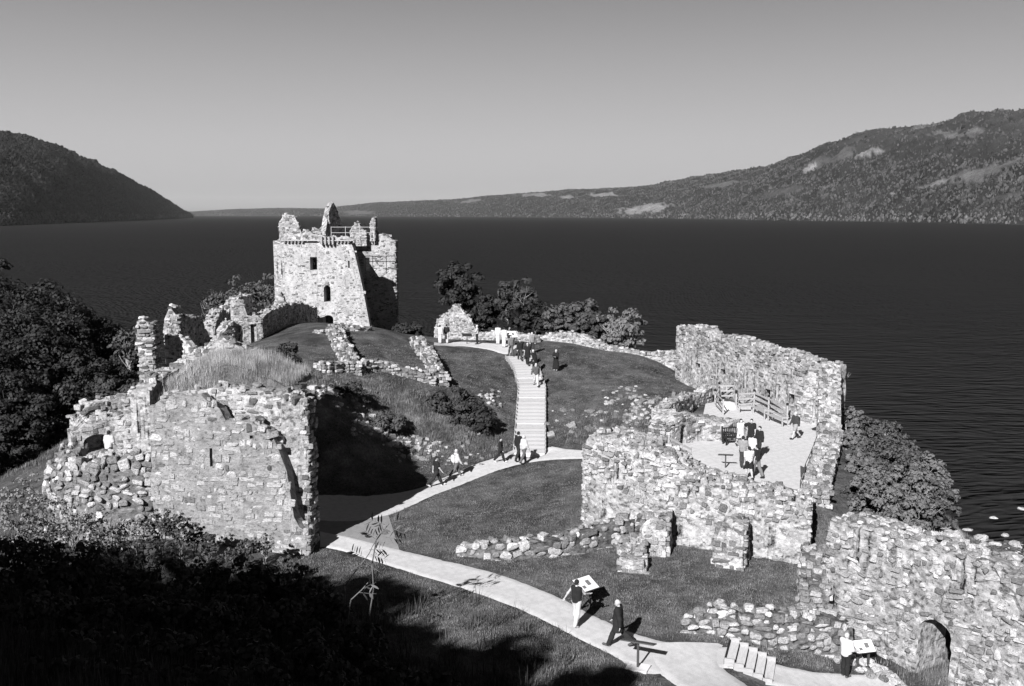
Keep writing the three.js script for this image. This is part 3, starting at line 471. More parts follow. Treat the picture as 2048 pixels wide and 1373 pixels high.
// the gatehouse: broken front skin over a second leaf of masonry, side and rear walls
{
  const A = [-16.5, -44.7], B = [-9.25, -43.4], back = (d) => [[A[0] + 0.2, A[1] - d], [B[0] - 0.1, B[1] - d]];
  built.gate = masonry('gatehouse_ruin', 'large sunlit ruined gatehouse front with arrow slit and grass growing on top', 'castle ruin', [
    run([A, B], [[302, 812], [330, 795], [400, 792], [432, 812], [446, 838], [500, 846], [535, 858], [556, 892], [570, 930], [578, 985], [588, 1040], [600, 1056], [612, 1064]], { part: 'front_wall', mat: mats.facing, thick: 0.62, rag: 0.12, nv: 26, step: 0.28, batter: 0.012, base: (t) => lerp(0.0, -0.4, t), holes: [{ s: 2.95, w: 0.13, h: 0.85, y: 3.95, depth: 0.5 }, { s: 2.75, w: 0.55, h: 0.36, y: 0.45, depth: 0.45 }, { s: 4.9, w: 0.16, h: 0.16, y: 5.3, depth: 0.3 }], stones: { w: [0.2, 0.62], h: [0.14, 0.34], out: 0.04, cover: 0.8, roll: 0.07, light: 0.55, even: 0.86, gap: [0.015, 0.045], ends: ['right'] } }),
    run(back(0.95), [[318, 792], [350, 785], [430, 776], [480, 778], [520, 784], [560, 782], [592, 800]], { part: 'inner_leaf', thick: 0.9, rag: 0.15, nv: 20, base: -0.4, stones: { ...BIG, cover: 0.85, roll: 0.1, light: 0.42, where: (t, y) => t > 0.28, ends: ['right'] } }),
    run([[-9.3, -44.4], [-10.6, -49.5], [-11.4, -52.5]], [[0, 7.2], [0.35, 7.0], [0.7, 6.6], [1, 5.8]], { part: 'side_wall', thick: 1.1, base: -0.4, rag: 0.25, stones: { ...BIG, topping: 1, cover: 0.5 } }),
    run([[-17.5, -51], [-12.4, -50.6]], [[0, 7.6], [0.3, 8.5], [0.55, 8.9], [0.8, 8.2], [1, 7.6]], { part: 'rear_wall', thick: 1.0, base: 0, rag: 0.3, stones: { ...BIG } }),
    run([[-16.8, -45.6], [-17.2, -51]], [[0, 7.2], [1, 7.4]], { part: 'side_wall', thick: 0.9, base: 0, stones: { ...BIG, front: false } }),
    run([[-16.2, -46.6], [-10.6, -46.2]], [[0, 7.4], [0.2, 8.1], [0.6, 8.2], [0.85, 7.6], [1, 7.3]], { part: 'turf_cap', mat: mats.turf, thick: 4.2, base: 6.9, batter: 0.75, rag: 0.2, stones: { front: false, topping: 0 } }),
  ]);
}
// stump of the round tower beside it
{
  const c = [-18.7, -49.4], arc = (r, a, b, n = 9) => Array.from({ length: n }, (_, i) => { const f = lerp(a, b, i / (n - 1)) * Math.PI / 180; return [c[0] + r * Math.sin(f), c[1] + r * Math.cos(f)]; });
  built.drum = masonry('round_tower_stump', 'tumbled rubble stump of a round tower where the person in white climbs', 'castle ruin', [
    run(arc(4.3, -104, 34, 11), [[0, 3.6], [0.16, 3.2], [0.26, 2.9], [0.36, 3.3], [0.48, 3.5], [0.62, 3.75], [0.8, 4.1], [1, 4.3]], { part: 'outer_wall', thick: 1.1, batter: 0.16, rag: 0.35, nv: 14, base: -1.2, amp: 0.05, tone: 0.42, holes: [], stones: { w: [0.22, 0.55], h: [0.16, 0.36], out: 0.22, roll: 0.4, round: 0.5, cover: 1, light: 0.78, topping: 1.8, gap: [0.03, 0.09] } }),
    run([[-22.3, -49.6], [-20.6, -50.6], [-18.6, -50.4], [-16.9, -49.8]], [[0, 4.2], [0.25, 4.9], [0.6, 5.05], [0.8, 5.1], [1, 5.6]], { part: 'cell_wall', thick: 1.6, base: 0, rag: 0.25, holes: [{ s: 1.2, w: 1.35, h: 0.95, y: 3.15, depth: 1.2, arch: 0.4 }, { s: 3.6, w: 0.95, h: 1.1, y: 3.3, depth: 1.2, arch: 0.3 }], stones: { ...BIG, roll: 0.15, light: 0.7, cover: 0.9 } }),
    run([[-23.2, -52.4], [-21.6, -54.2], [-19.6, -54.6], [-17.2, -53.6]], [[158, 842], [180, 812], [215, 800], [250, 792], [285, 784], [310, 782]], { part: 'back_wall', thick: 1.0, base: -0.5, rag: 0.2, stones: { ...BIG, roll: 0.18, light: 0.75, topping: 1.4 } }),
    run([[-21.6, -46.9], [-16.6, -46.6]], [[0, 2.95], [1, 3.05]], { part: 'ledge', thick: 3.4, base: -0.8, rag: 0.05, stones: { front: false, topping: 0.25, ...SMALL } }),
  ]);
}
// lone pillar and the two-leaved ruin behind the gatehouse
{
  const p = [xzZ(276, 700, 57), xzZ(304, 700, 57)];
  masonry('masonry_pillar', 'thin lone pillar of dark layered rubble in front of the dark trees', 'castle ruin', [run(p, [[276, 641], [282, 637], [300, 640], [304, 650]], { part: 'shaft', thick: 0.8, base: 2.2, rag: 0.1, nv: 22, stones: { w: [0.3, 0.55], h: [0.1, 0.18], out: 0.12, ends: ['right'], cover: 1, light: 0.45 } })]);
  const q = [xzZ(330, 700, 60), xzZ(356, 700, 60)], q2 = [xzZ(329, 700, 59.4), xzZ(398, 700, 59.0)];
  masonry('wall_fragment', 'tall broken wall fragment with a narrow upright finger, beside the lone pillar', 'castle ruin', [
    run(q, [[331, 640], [334, 616], [340, 612], [348, 618], [355, 632]], { part: 'finger', thick: 0.7, base: 3, rag: 0.12, nv: 22, stones: { ...SMALL, ends: ['right'] } }),
    run([[q[1][0] + 0.05, -60.2], [q[1][0] + 0.35, -65.5]], [[0, 9.0], [0.2, 8.9], [0.6, 8.8], [0.85, 7.8], [1, 6.8]], { part: 'side_wall', thick: 0.7, base: 3, stones: { ...SMALL, cover: 0.5, topping: 1.2 } }),
    run(q2, [[330, 668], [350, 672], [370, 680], [385, 700], [398, 712]], { part: 'front_wall', thick: 0.6, base: 2, tone: 1.3, rag: 0.1, stones: { ...SMALL, cover: 0.3, light: 0.7 } }),
    run([xzZ(392, 720, 60), xzZ(425, 720, 62), xzZ(470, 710, 65), xzZ(515, 705, 66)], [[392, 700], [425, 706], [450, 690], [480, 694], [515, 700]], { part: 'low_wall', thick: 0.9, base: 3.2, rag: 0.2, stones: { ...BIG, roll: 0.2, light: 0.65 } }),
  ]);
}
// roofless range beside the tower house
{
  const e1 = [xzZ(466, 660, 79), xzZ(522, 660, 80)];
  masonry('roofless_range', 'roofless shadowed range running up to the tower house with pale ragged wall heads', 'castle ruin', [
    run(e1, [[466, 606], [470, 601], [486, 603], [489, 626], [500, 636], [510, 630], [522, 640]], { part: 'end_wall', thick: 0.8, base: 3.6, rag: 0.15, nv: 16, holes: [{ s: 1.62, w: 0.5, h: 1.9, y: 4.6 }], stones: { ...SMALL, light: 0.6, ends: ['right'] } }),
    run([[-20.3, -80], [-19.4, -88], [-18.7, -95.6]], [[0, 6.9], [0.2, 7.4], [0.45, 7.5], [0.7, 7.2], [1, 6.2]], { part: 'long_wall', thick: 0.9, base: 3.6, rag: 0.2, stones: { ...SMALL, cover: 0.5, topping: 1.6, light: 0.65 } }),
    run([[-23.8, -79.5], [-25, -88], [-24.5, -94]], [[0, 6.4], [0.3, 7.4], [0.55, 6.6], [0.75, 7.6], [1, 7.8]], { part: 'outer_wall', thick: 0.9, base: 2, rag: 0.35, stones: { ...SMALL, topping: 1.6, cover: 0.5 } }),
    run([xzZ(548, 620, 92), xzZ(568, 620, 92)], [[548, 606], [553, 590], [560, 585], [568, 600]], { part: 'stub', thick: 0.7, base: 4, stones: { ...SMALL, light: 0.7 } }),
    run([xzZ(408, 690, 78), xzZ(440, 690, 77), xzZ(470, 690, 78.5)], [[408, 688], [430, 676], [450, 662], [468, 640]], { part: 'low_wall', thick: 0.9, base: 2, rag: 0.3, stones: { ...SMALL, roll: 0.2, light: 0.65 } }),
  ]);
}
// the tower house
{
  const TZ = 97, F0 = xzZ(569, 560, TZ), F1 = xzZ(739, 620, TZ), bz = 104.3, T0 = xzZ(557, 450, TZ - 0.12);
  const sx = (px) => (px - 569) / 170 * (F1[0] - F0[0]);
  const PL = { ...SMALL, cover: 0.28, light: 0.7 };
  const tower = masonry('tower_house', 'tall ruined stone tower house with collapsed corner rising above the loch', 'castle tower', [
    run([F0, F1], [[569, 484], [704, 484], [706, 498], [711, 504], [712, 520], [717, 526], [718, 548], [723, 556], [724, 578], [728, 586], [729, 612], [734, 620], [736, 645], [739, 655]], { part: 'front_wall', thick: 1.4, base: 2.6, rag: 0.05, nv: 26, step: 0.3, amp: 0.03, mat: mats.plaster, holes: [{ s: sx(628), w: 0.68, h: 1.25, y: 9.9 }, { s: sx(654), w: 0.66, h: 1.6, y: 6.8, arch: 0.3 }, { s: sx(655), w: 0.98, h: 2.6, y: 2.9, arch: 0.35 }, { s: sx(699), w: 0.16, h: 0.7, y: 10.1 }], stones: { ...PL, topping: 0.4, ends: ['right'] } }),
    run([[-23.3, -bz], xzZ(790, 560, bz)], [[568, 476], [690, 478], [700, 474], [735, 472], [748, 468], [765, 468], [780, 474], [789, 486]], { part: 'rear_wall', thick: 1.3, base: -1, rag: 0.14, nv: 24, mat: mats.plaster, tone: 0.9, holes: [{ s: 8.2, w: 0.55, h: 1.45, y: 9.35 }], stones: { ...SMALL, cover: 0.6, light: 0.55, topping: 1.5, ends: ['right'] } }),
    run([[-22.0, -98], [-22.3, -104.5]], [[0, 12.6], [1, 12.6]], { part: 'side_wall', thick: 1.3, base: 2, stones: { ...SMALL, cover: 0.2, topping: 1 } }),
    run([[T0[0], -TZ + 0.12], xzZ(604, 460, TZ - 0.12)], [[557, 447], [563, 434], [572, 430], [586, 431], [594, 438], [599, 458], [604, 470]], { part: 'corner_turret', thick: 0.45, base: 12.72, rag: 0.08, nv: 12, stones: { ...PL, cover: 0.5 } }),
    run([[-21.75, -97.3], [-21.9, -99.6]], [[0, 15.2], [0.5, 15.1], [1, 14.2]], { part: 'corner_turret', thick: 0.45, base: 12.6, rag: 0.15, stones: { ...SMALL, cover: 0.5 } }),
    run([xzZ(604, 470, TZ - 0.1), xzZ(706, 470, TZ - 0.1)], [[604, 464], [612, 460], [620, 463], [624, 468], [632, 470], [640, 468], [650, 474], [665, 473], [680, 476], [690, 472], [706, 478]], { part: 'parapet', thick: 0.45, base: 12.72, rag: 0.08, stones: { ...SMALL, cover: 0.5, light: 0.6 } }),
    run([xzZ(624, 462, 100), xzZ(658, 450, 100)], [[624, 456], [634, 455], [640, 462], [646, 448], [650, 440], [658, 420]], { part: 'cap_house', thick: 0.5, base: 12, rag: 0.1, stones: { ...SMALL, cover: 0.6 } }),
    run([[(653 - 1024) / 2000 * 99.3, -99.3], [(688 - 1024) / 2000 * 104, -104]], [[0, 13.6], [0.1, 14.7], [0.28, 15.8], [0.42, 16.4], [0.55, 16.3], [0.8, 15.0], [1, 13.4]], { part: 'gable', thick: 0.5, base: 12, rag: 0.12, nv: 14, stones: { ...SMALL, cover: 0.6 } }),
    run([xzZ(700, 470, 103.4), xzZ(732, 470, 103.4)], [[700, 462], [706, 452], [714, 445], [722, 450], [726, 462], [732, 464]], { part: 'wall_head', thick: 0.6, base: 12, rag: 0.1, stones: { ...SMALL } }),
    run([xzZ(740, 460, 103.6), xzZ(748, 460, 103.6)], [[740, 442], [744, 438], [748, 437]], { part: 'chimney_stub', thick: 1.2, base: 12.5, rag: 0.1, stones: { ...SMALL, ends: ['right'] } }),
  ]);
  const o = tower.origin, box = new THREE.BoxGeometry(1, 1, 1);
  for (let i = 0; i < 20; i++) { const px = 562 + i * 7.1 + (i > 6 ? 0 : 0); if (px > 606 && px < 634) continue; const p = atZ(px, 484, TZ - 0.1), m = mesh('corbel', box, mats.stone[2], tower); m.scale.set(0.17, 0.2, 0.3); m.position.set(p.x - o.x, 12.63 - o.y, p.z + 0.02 - o.z); }
  const sc = mesh('string_course', box, mats.stone[4], tower); sc.scale.set(7.0, 0.09, 0.34); sc.position.set((F0[0] + F0[0] + 6.6) / 2 - o.x, 12.76 - o.y, -TZ + 0.16 - o.z);
  for (let i = 0; i < 4; i++) { const p = atZ(643 + i * 7.5, 480, TZ - 0.3), m = mesh('machicolation_bracket', box, mats.stone[3], tower); m.scale.set(0.16, 0.75, 0.45); m.position.set(p.x - o.x, 12.75 - o.y, p.z - 0.02 - o.z); }
  const deck = mesh('roof_deck', box, mats.stone[1], tower); deck.scale.set(5.6, 0.25, 6.2); deck.position.set(-19.0 - o.x, 12.2 - o.y, -101.4 - o.z);
  const fl = mesh('upper_floor', box, mats.stone[0], tower); fl.scale.set(5.2, 0.25, 6.2); fl.position.set(-19.2 - o.x, 8.9 - o.y, -101.4 - o.z);
  const rail = thing('parapet_railing', 'thin pale metal railing on the roof walk of the tower house', 'railing', null, [atZ(710, 460, 100).x, 13.2, -99.6]);
  const ra = atZ(662, 460, 99.6).x - rail.position.x, rb = atZ(748, 460, 99.6).x - rail.position.x;
  for (const y of [0.25, 0.8]) { const m = mesh('rail', box, mats.wood, rail); m.scale.set(rb - ra, 0.045, 0.045); m.position.set((ra + rb) / 2, y, 0); }
  for (let i = 0; i < 4; i++) { const m = mesh('post', box, mats.wood, rail); m.scale.set(0.05, 1.9, 0.05); m.position.set(lerp(ra, rb, i / 3), -0.1, 0); }
}
// enclosure on the mound
{
  const G = (a) => a.map(([x, y]) => xzG(x, y));
  const S = { w: [0.25, 0.5], h: [0.14, 0.26], cover: 1, out: 0.16, roll: 0.2, round: 0.4, light: 0.7, topping: 1.6, back: true, ends: ['left', 'right'] };
  const rise = (l, h) => { const n = 12, out = []; for (let i = 0; i <= n; i++) { const t = i / n * (l.length - 1), k = Math.min(l.length - 2, Math.floor(t)), u = t - k; let a = 0; for (let j = 1; j < l.length; j++) a += Math.hypot(l[j][0] - l[j - 1][0], l[j][1] - l[j - 1][1]); let s = 0; for (let j = 1; j <= k; j++) s += Math.hypot(l[j][0] - l[j - 1][0], l[j][1] - l[j - 1][1]); s += u * Math.hypot(l[k + 1][0] - l[k][0], l[k + 1][1] - l[k][1]); out.push([s / a, H(lerp(l[k][0], l[k + 1][0], u), lerp(l[k][1], l[k + 1][1], u)) + h]); } return out; };
  const f = G([[652, 748], [700, 744], [760, 743], [820, 757], [868, 772]]), l = G([[655, 668], [666, 690], [680, 722], [690, 744]]), r = G([[795, 664], [822, 690], [846, 722], [866, 768]]), t = G([[640, 668], [690, 663], [740, 662], [800, 666]]);
  masonry('mound_enclosure', 'low rubble wall footing enclosing the grassy mound below the tower house', 'stone wall', [
    run(f, rise(f, 0.62), { thick: 0.9, rag: 0.12, tone: 0.4, stones: S }), run(l, rise(l, 0.55), { thick: 1.0, rag: 0.12, tone: 0.4, stones: S }), run(r, rise(r, 0.6), { thick: 0.95, rag: 0.12, tone: 0.4, stones: S }), run(t, rise(t, 0.22), { thick: 0.6, rag: 0.1, stones: S })], { single: 200 });
  built.rise = rise;
}
// terrace walls on the loch edge
{
  const g = [xzZ(868, 680, 93), xzZ(956, 684, 92.6)];
  masonry('pointed_wall_ruin', 'small pointed wall ruin standing on the terrace by the dark tree', 'castle ruin', [run(g, [[868, 662], [876, 640], [884, 630], [896, 626], [906, 612], [918, 610], [928, 626], [940, 636], [948, 652], [956, 662]], { thick: 0.8, rag: 0.15, nv: 14, base: 2.8, stones: { ...SMALL, cover: 0.6, light: 0.65 } })]);
  const w = [xzZ(954, 690, 92.4), xzZ(1010, 690, 91.5), xzZ(1070, 690, 89)];
  masonry('terrace_parapet', 'low pale rubble parapet behind the people on the terrace', 'stone wall', [run(w, [[954, 668], [985, 664], [1020, 666], [1070, 672]], { thick: 0.7, rag: 0.08, base: 2.8, stones: { ...SMALL, light: 0.75 } })]);
  const c = [xzY(1068, 691, 3.4), xzY(1140, 697, 3.2), xzY(1212, 708, 3.0), xzY(1290, 718, 2.6), xzY(1352, 728, 2.3)];
  masonry('curtain_wall', 'low curved curtain wall linking the terrace to the tall loch side wall', 'stone wall', [run(c, [[1070, 678], [1090, 670], [1140, 666], [1175, 674], [1200, 690], [1250, 700], [1290, 706], [1330, 704], [1352, 704]], { thick: 0.9, rag: 0.12, stones: { w: [0.22, 0.5], h: [0.12, 0.22], out: 0.05, light: 0.72 } })]);
}
// tall hall wall along the loch
{
  const h = [xzY(1352, 757, 1.7), xzY(1430, 788, 1.5), xzY(1510, 815, 1.5), xzY(1600, 846, 1.5), xzY(1668, 858, 1.5)];
  built.hall = masonry('hall_wall', 'tall pale wall with small window slits along the loch side of the upper court', 'castle wall', [
    run(h, [[1352, 654], [1400, 656], [1416, 666], [1425, 676], [1470, 678], [1505, 688], [1526, 692], [1534, 704], [1560, 700], [1590, 710], [1612, 722], [1650, 728], [1678, 738]], { thick: 1.25, rag: 0.16, nv: 22, tone: 1.05, base: 0.6, holes: [{ see: [1396, 738], w: 0.6, h: 0.45, depth: 0.9, skew: 0.5 }, { see: [1446, 752], w: 0.6, h: 0.5, depth: 0.9, skew: 0.5 }, { see: [1535, 800], w: 0.6, h: 0.75, depth: 1.0, skew: 0.5 }, { see: [1583, 812], w: 0.6, h: 0.8, depth: 1.0, skew: 0.5 }], stones: { w: [0.22, 0.55], h: [0.12, 0.26], out: 0.09, cover: 0.85, light: 0.76, topping: 2.2, where: (t, y) => y > 4.5 + 0.9 * fbm(t * 11, y * 0.5, 3) || t < 0.04 || t > 0.86 || rnd() < 0.1, ends: ['left'] } }),
  ]);
  const e = [19.7, -63.2];
  masonry('sea_wall', 'broad rubble sea wall edging the gravel court on the loch side', 'stone wall', [
    run([e, [19.0, -61], [18.1, -57.6], [15.6, -51.2], [13.9, -46.6]], [[0, 5.7], [0.1, 5.2], [0.17, 4.3], [0.24, 3.1], [0.34, 2.5], [0.7, 2.3], [1, 2.1]], { thick: 1.25, rag: 0.14, nv: 10, base: -1.6, stones: { w: [0.25, 0.5], h: [0.14, 0.26], out: 0.06, light: 0.7, topping: 2, back: true, ends: ['right'] } }),
  ]);
}
// ruined block inside the court, retaining wall in front of it
{
  const b = [xzY(1342, 898, 1.5), xzY(1392, 884, 1.5), xzY(1450, 884, 1.5), xzY(1526, 872, 1.5)];
  masonry('court_block', 'low ruined stone block with a dark doorway inside the gravel court', 'castle ruin', [
    run(b, [[1342, 852], [1356, 838], [1372, 826], [1384, 834], [1400, 838], [1440, 846], [1480, 846], [1506, 852], [1526, 866]], { thick: 1.6, rag: 0.14, nv: 12, base: 1.2, holes: [{ s: 1.25, w: 0.62, h: 1.25, y: 1.5, depth: 1.3, arch: 0.2 }], stones: { w: [0.22, 0.5], h: [0.1, 0.22], out: 0.05, light: 0.68, topping: 1.4, ends: ['left', 'right'] } }),
    run([xzY(1330, 862, 1.5), xzY(1345, 850, 1.5), xzY(1385, 826, 1.5)], [[0, 2.6], [0.4, 3.0], [1, 2.8]], { thick: 0.9, rag: 0.2, base: 0.8, stones: { ...BIG, light: 0.7 } }),
    run([xzY(1372, 822, 1.6), xzY(1425, 800, 1.6)], [[0, 2.5], [0.5, 2.3], [1, 2.6]], { thick: 0.8, rag: 0.2, base: 0.8, stones: { ...BIG, light: 0.7 } }),
  ], { single: 150 });
  const c = [xzY(1166, 1046, 0), xzY(1240, 1068, 0), xzY(1320, 1088, 0), xzY(1460, 1108, 0), xzY(1613, 1127, -0.1)];
  built.cross = masonry('retaining_wall', 'long weathered retaining wall holding up the gravel court above the lower lawn', 'castle wall', [
    run(c, [[1168, 905], [1176, 880], [1192, 866], [1230, 872], [1250, 884], [1300, 908], [1340, 912], [1368, 938], [1400, 956], [1450, 968], [1500, 980], [1560, 992], [1612, 1006]], { thick: 1.9, rag: 0.16, nv: 20, step: 0.3, amp: 0.07, base: -0.5, tone: 1.0, holes: [{ s: 4.05, w: 0.42, h: 0.14, y: 1.15, depth: 0.6 }], stones: { w: [0.16, 0.42], h: [0.09, 0.24], out: 0.11, cover: 0.85, roll: 0.22, light: 0.76, topping: 2.6, gap: [0.02, 0.07], ends: ['left', 'right'], where: (t, y) => y > 1.75 + 1.0 * fbm(t * 9, y * 0.6, 3) + (t < 0.25 ? 0.9 - t * 2 : 0) || t < 0.05 || rnd() < 0.12 } }),
  ]);
  const lw = [xzY(918, 1113, 0), xzY(1000, 1120, 0), xzY(1092, 1114, 0), xzY(1160, 1104, 0), xzY(1240, 1088, 0), xzY(1300, 1078, 0)];
  const LS = { w: [0.28, 0.6], h: [0.18, 0.36], gap: [0.02, 0.07], out: 0.17, roll: 0.25, round: 0.6, light: 0.75, topping: 1.3, ends: ['left', 'right'] };
  masonry('lawn_wall', 'low tapering wall of boulders crossing the lawn to the retaining wall', 'stone wall', [run(lw, [[918, 1104], [935, 1096], [1000, 1092], [1080, 1086], [1140, 1082], [1156, 1064], [1200, 1060], [1250, 1044], [1300, 1034]], { thick: 0.8, rag: 0.1, step: 0.25, tone: 0.34, stones: LS })], { single: 160 });
  const p1 = [xzY(1284, 1108, 0), xzY(1332, 1112, 0)];
  masonry('stone_pier', 'squat stone pier against the retaining wall, nearer the boulder wall', 'stone pier', [run(p1, [[1284, 1052], [1296, 1040], [1318, 1034], [1332, 1044]], { thick: 1.3, rag: 0.1, step: 0.22, batter: 0.08, stones: { ...BIG, light: 0.68, ends: ['left', 'right'] } })], { single: 60 });
  const p2 = [xzY(1430, 1128, 0), xzY(1486, 1134, 0)];
  masonry('stone_pier', 'tapering stone buttress in the middle of the retaining wall', 'stone pier', [run(p2, [[1430, 1080], [1442, 1054], [1470, 1040], [1486, 1058]], { thick: 1.4, rag: 0.1, step: 0.22, batter: 0.1, stones: { ...BIG, light: 0.68, ends: ['left', 'right'] } })], { single: 60 });
  const p3 = [xzY(1240, 1142, 0), xzY(1284, 1146, 0)];
  masonry('wall_footing', 'small low footing of stones lying in the lawn by the pier', 'stone footing', [run(p3, [[1240, 1128], [1262, 1126], [1284, 1132]], { thick: 1.2, rag: 0.06, step: 0.22, stones: { ...BIG, light: 0.7, ends: ['left', 'right'] } }), run([xzY(1262, 1122, 0), xzY(1290, 1118, 0)], [[1262, 1096], [1290, 1090]], { thick: 1.3, rag: 0.08, step: 0.2, stones: { ...BIG, light: 0.7, ends: ['left', 'right'] } })], { single: 40 });
}
// walls at the right of the lower lawn and the water gate
{
  const s1 = [xzY(1606, 1128, -0.1), xzY(1602, 1170, -0.3), xzY(1598, 1236, -0.5)];
  masonry('lawn_edge_wall', 'low double faced rubble wall edging the lower lawn towards the water gate', 'stone wall', [run(s1, [[0, 0.8], [0.3, 0.75], [1, 0.55]], { thick: 1.1, rag: 0.12, step: 0.25, tone: 0.36, stones: { ...BIG, cover: 1, out: 0.16, light: 0.68, topping: 1.6, back: true, ends: ['left', 'right'], roll: 0.2 } })], { single: 110 });
  const s2 = [xzY(1368, 1264, -0.25), xzY(1440, 1270, -0.4), xzY(1540, 1284, -0.6), xzY(1640, 1300, -1.1), xzY(1704, 1308, -1.4)];
  masonry('boulder_wall', 'low wall of rounded pale boulders between the lower lawn and the steps', 'stone wall', [run(s2, [[1368, 1256], [1385, 1246], [1420, 1232], [1460, 1226], [1520, 1232], [1580, 1238], [1640, 1240], [1700, 1250]], { thick: 1.0, rag: 0.1, step: 0.25, batter: 0.06, tone: 0.34, stones: { w: [0.25, 0.5], h: [0.18, 0.34], gap: [0.01, 0.05], cover: 1, out: 0.2, roll: 0.25, round: 0.85, light: 0.85, topping: 1.4 } })], { single: 180 });
  const n = [[12.75, -38.8], [14.6, -36.6], [16.4, -34.3], [18.6, -31.6], [20.5, -29]];
  built.water = masonry('water_gate_wall', 'great sloping rubble wall with a dark arched gateway in the lower right corner', 'castle wall', [
    run(n, [[1684, 1052], [1700, 1040], [1735, 1052], [1790, 1072], [1850, 1092], [1950, 1122], [2048, 1162], [2140, 1200]], { thick: 1.5, rag: 0.18, nv: 22, step: 0.28, amp: 0.09, base: -3.2, batter: 0.03, holes: [{ s: 4.62, w: 1.25, h: 2.45, y: -2.0, arch: 0.5, skew: -0.1 }], tone: 0.86, stones: { w: [0.14, 0.44], h: [0.09, 0.25], out: 0.13, cover: 0.9, where: (t, y) => fbm(t * 7, y * 0.7, 3) > -0.12 || rnd() < 0.25, roll: 0.3, round: 0.35, light: 0.8, topping: 2, gap: [0.02, 0.08], ends: ['left'] } }),
    run([xzY(1652, 1196, -1.0), xzY(1676, 1216, -1.1), xzY(1712, 1252, -1.3)], [[1650, 1146], [1662, 1130], [1684, 1128], [1712, 1140]], { part: 'broken_end', thick: 1.3, rag: 0.2, step: 0.25, amp: 0.12, base: -2, stones: { ...BIG, roll: 0.3, round: 0.5, light: 0.8, topping: 1.6 } }),
  ]);
}
// ------------------------------------------------------------------ vegetation
seed(31);
function leafMesh(pts, size, long = 1.5, fold = 0.25) {              // pts: [x, y, z, nx, ny, nz, scale]
  const n = pts.length, P = new Float32Array(n * 12), N = new Float32Array(n * 12), I = new Uint32Array(n * 6), a = V(0, 0, 0), b = V(0, 0, 0), d = V(0, 0, 0);
  pts.forEach(([x, y, z, nx, ny, nz, sc = 1], i) => {
    d.set(nx + R(-0.6, 0.6), ny + R(-0.6, 0.6), nz + R(-0.6, 0.6)).normalize(); a.set(R(-1, 1), R(-1, 1), R(-1, 1)).cross(d).normalize(); b.crossVectors(d, a);
    const w = size * sc * R(0.6, 1.3) * 0.5, l = w * long, f = fold * w;
    const q = [[-l, 0, 0], [0, -w, f], [l, 0, 0], [0, w, f]];
    for (let k = 0; k < 4; k++) { const o = i * 12 + k * 3; P[o] = x + a.x * q[k][0] + b.x * q[k][1] + d.x * q[k][2]; P[o + 1] = y + a.y * q[k][0] + b.y * q[k][1] + d.y * q[k][2]; P[o + 2] = z + a.z * q[k][0] + b.z * q[k][1] + d.z * q[k][2]; N[o] = d.x; N[o + 1] = d.y; N[o + 2] = d.z; }
    I.set([i * 4, i * 4 + 1, i * 4 + 2, i * 4, i * 4 + 2, i * 4 + 3], i * 6);
  });
  const g = new THREE.BufferGeometry(); g.setAttribute('position', new THREE.BufferAttribute(P, 3)); g.setAttribute('normal', new THREE.BufferAttribute(N, 3)); g.setIndex(new THREE.BufferAttribute(I, 1)); return g;
}
// clumps spread through a crown, leaves over each clump
function crownLeaves(c, r, clumps, leaves, clumpR, opts = {}) {
  const out = [], low = opts.low ?? -0.55, sd = R(0, 99);
  for (let k = 0; k < clumps; k++) {
    const u = R(low, 1), f = R(0, Math.PI * 2), rad = Math.pow(R(0.12, 1), 0.42), h = Math.sqrt(1 - Math.min(1, u * u)) * rad, dir = [h * Math.cos(f), u * rad, h * Math.sin(f)];
    const wob = 1 + 0.3 * N3(dir[0] * 1.7 + sd, dir[1] * 1.7, dir[2] * 1.7), cx = c[0] + dir[0] * r[0] * wob, cy = c[1] + dir[1] * r[1] * wob, cz = c[2] + dir[2] * r[2] * wob, cr = clumpR * R(0.55, 1.35);
    for (let i = 0; i < leaves; i++) { const v = R(-0.6, 1), g = R(0, Math.PI * 2), s = Math.sqrt(1 - v * v), q = Math.pow(rnd(), 0.4); out.push([cx + cr * q * s * Math.cos(g) * 1.15, cy + cr * q * v * 0.8, cz + cr * q * s * Math.sin(g) * 1.15, s * Math.cos(g), v + 0.35, s * Math.sin(g)]); }
  }
  return out;
}
function limb(a, b, r0, r1, bend = 0.1, seg = 4) {
  const A = V(...a), B = V(...b), d = B.clone().sub(A), L = d.length(), pts = []; for (let i = 0; i <= seg; i++) { const t = i / seg, p = A.clone().lerp(B, t); if (i && i < seg) p.add(V(R(-1, 1), R(-0.5, 0.5), R(-1, 1)).multiplyScalar(L * bend)); pts.push(p); }
  const n = 5, P = [], U = [], I = [];
  for (let i = 0; i <= seg; i++) { const t = pts[Math.min(seg, i + 1)].clone().sub(pts[Math.max(0, i - 1)]).normalize(), x = V(0.3, 0.2, 1).cross(t).normalize(), y = V(0, 0, 0).crossVectors(t, x), r = lerp(r0, r1, i / seg); for (let k = 0; k <= n; k++) { const f = k / n * Math.PI * 2; P.push(pts[i].x + r * (x.x * Math.cos(f) + y.x * Math.sin(f)), pts[i].y + r * (x.y * Math.cos(f) + y.y * Math.sin(f)), pts[i].z + r * (x.z * Math.cos(f) + y.z * Math.sin(f))); U.push(k / n, i / seg * L); } }
  for (let i = 0; i < seg; i++) for (let k = 0; k < n; k++) { const q = i * (n + 1) + k, w = q + n + 1; I.push(q, q + 1, w, q + 1, w + 1, w); }
  const g = new THREE.BufferGeometry(); g.setAttribute('position', new THREE.Float32BufferAttribute(P, 3)); g.setAttribute('uv', new THREE.Float32BufferAttribute(U, 2)); g.setIndex(I); g.computeVertexNormals(); return g;
}
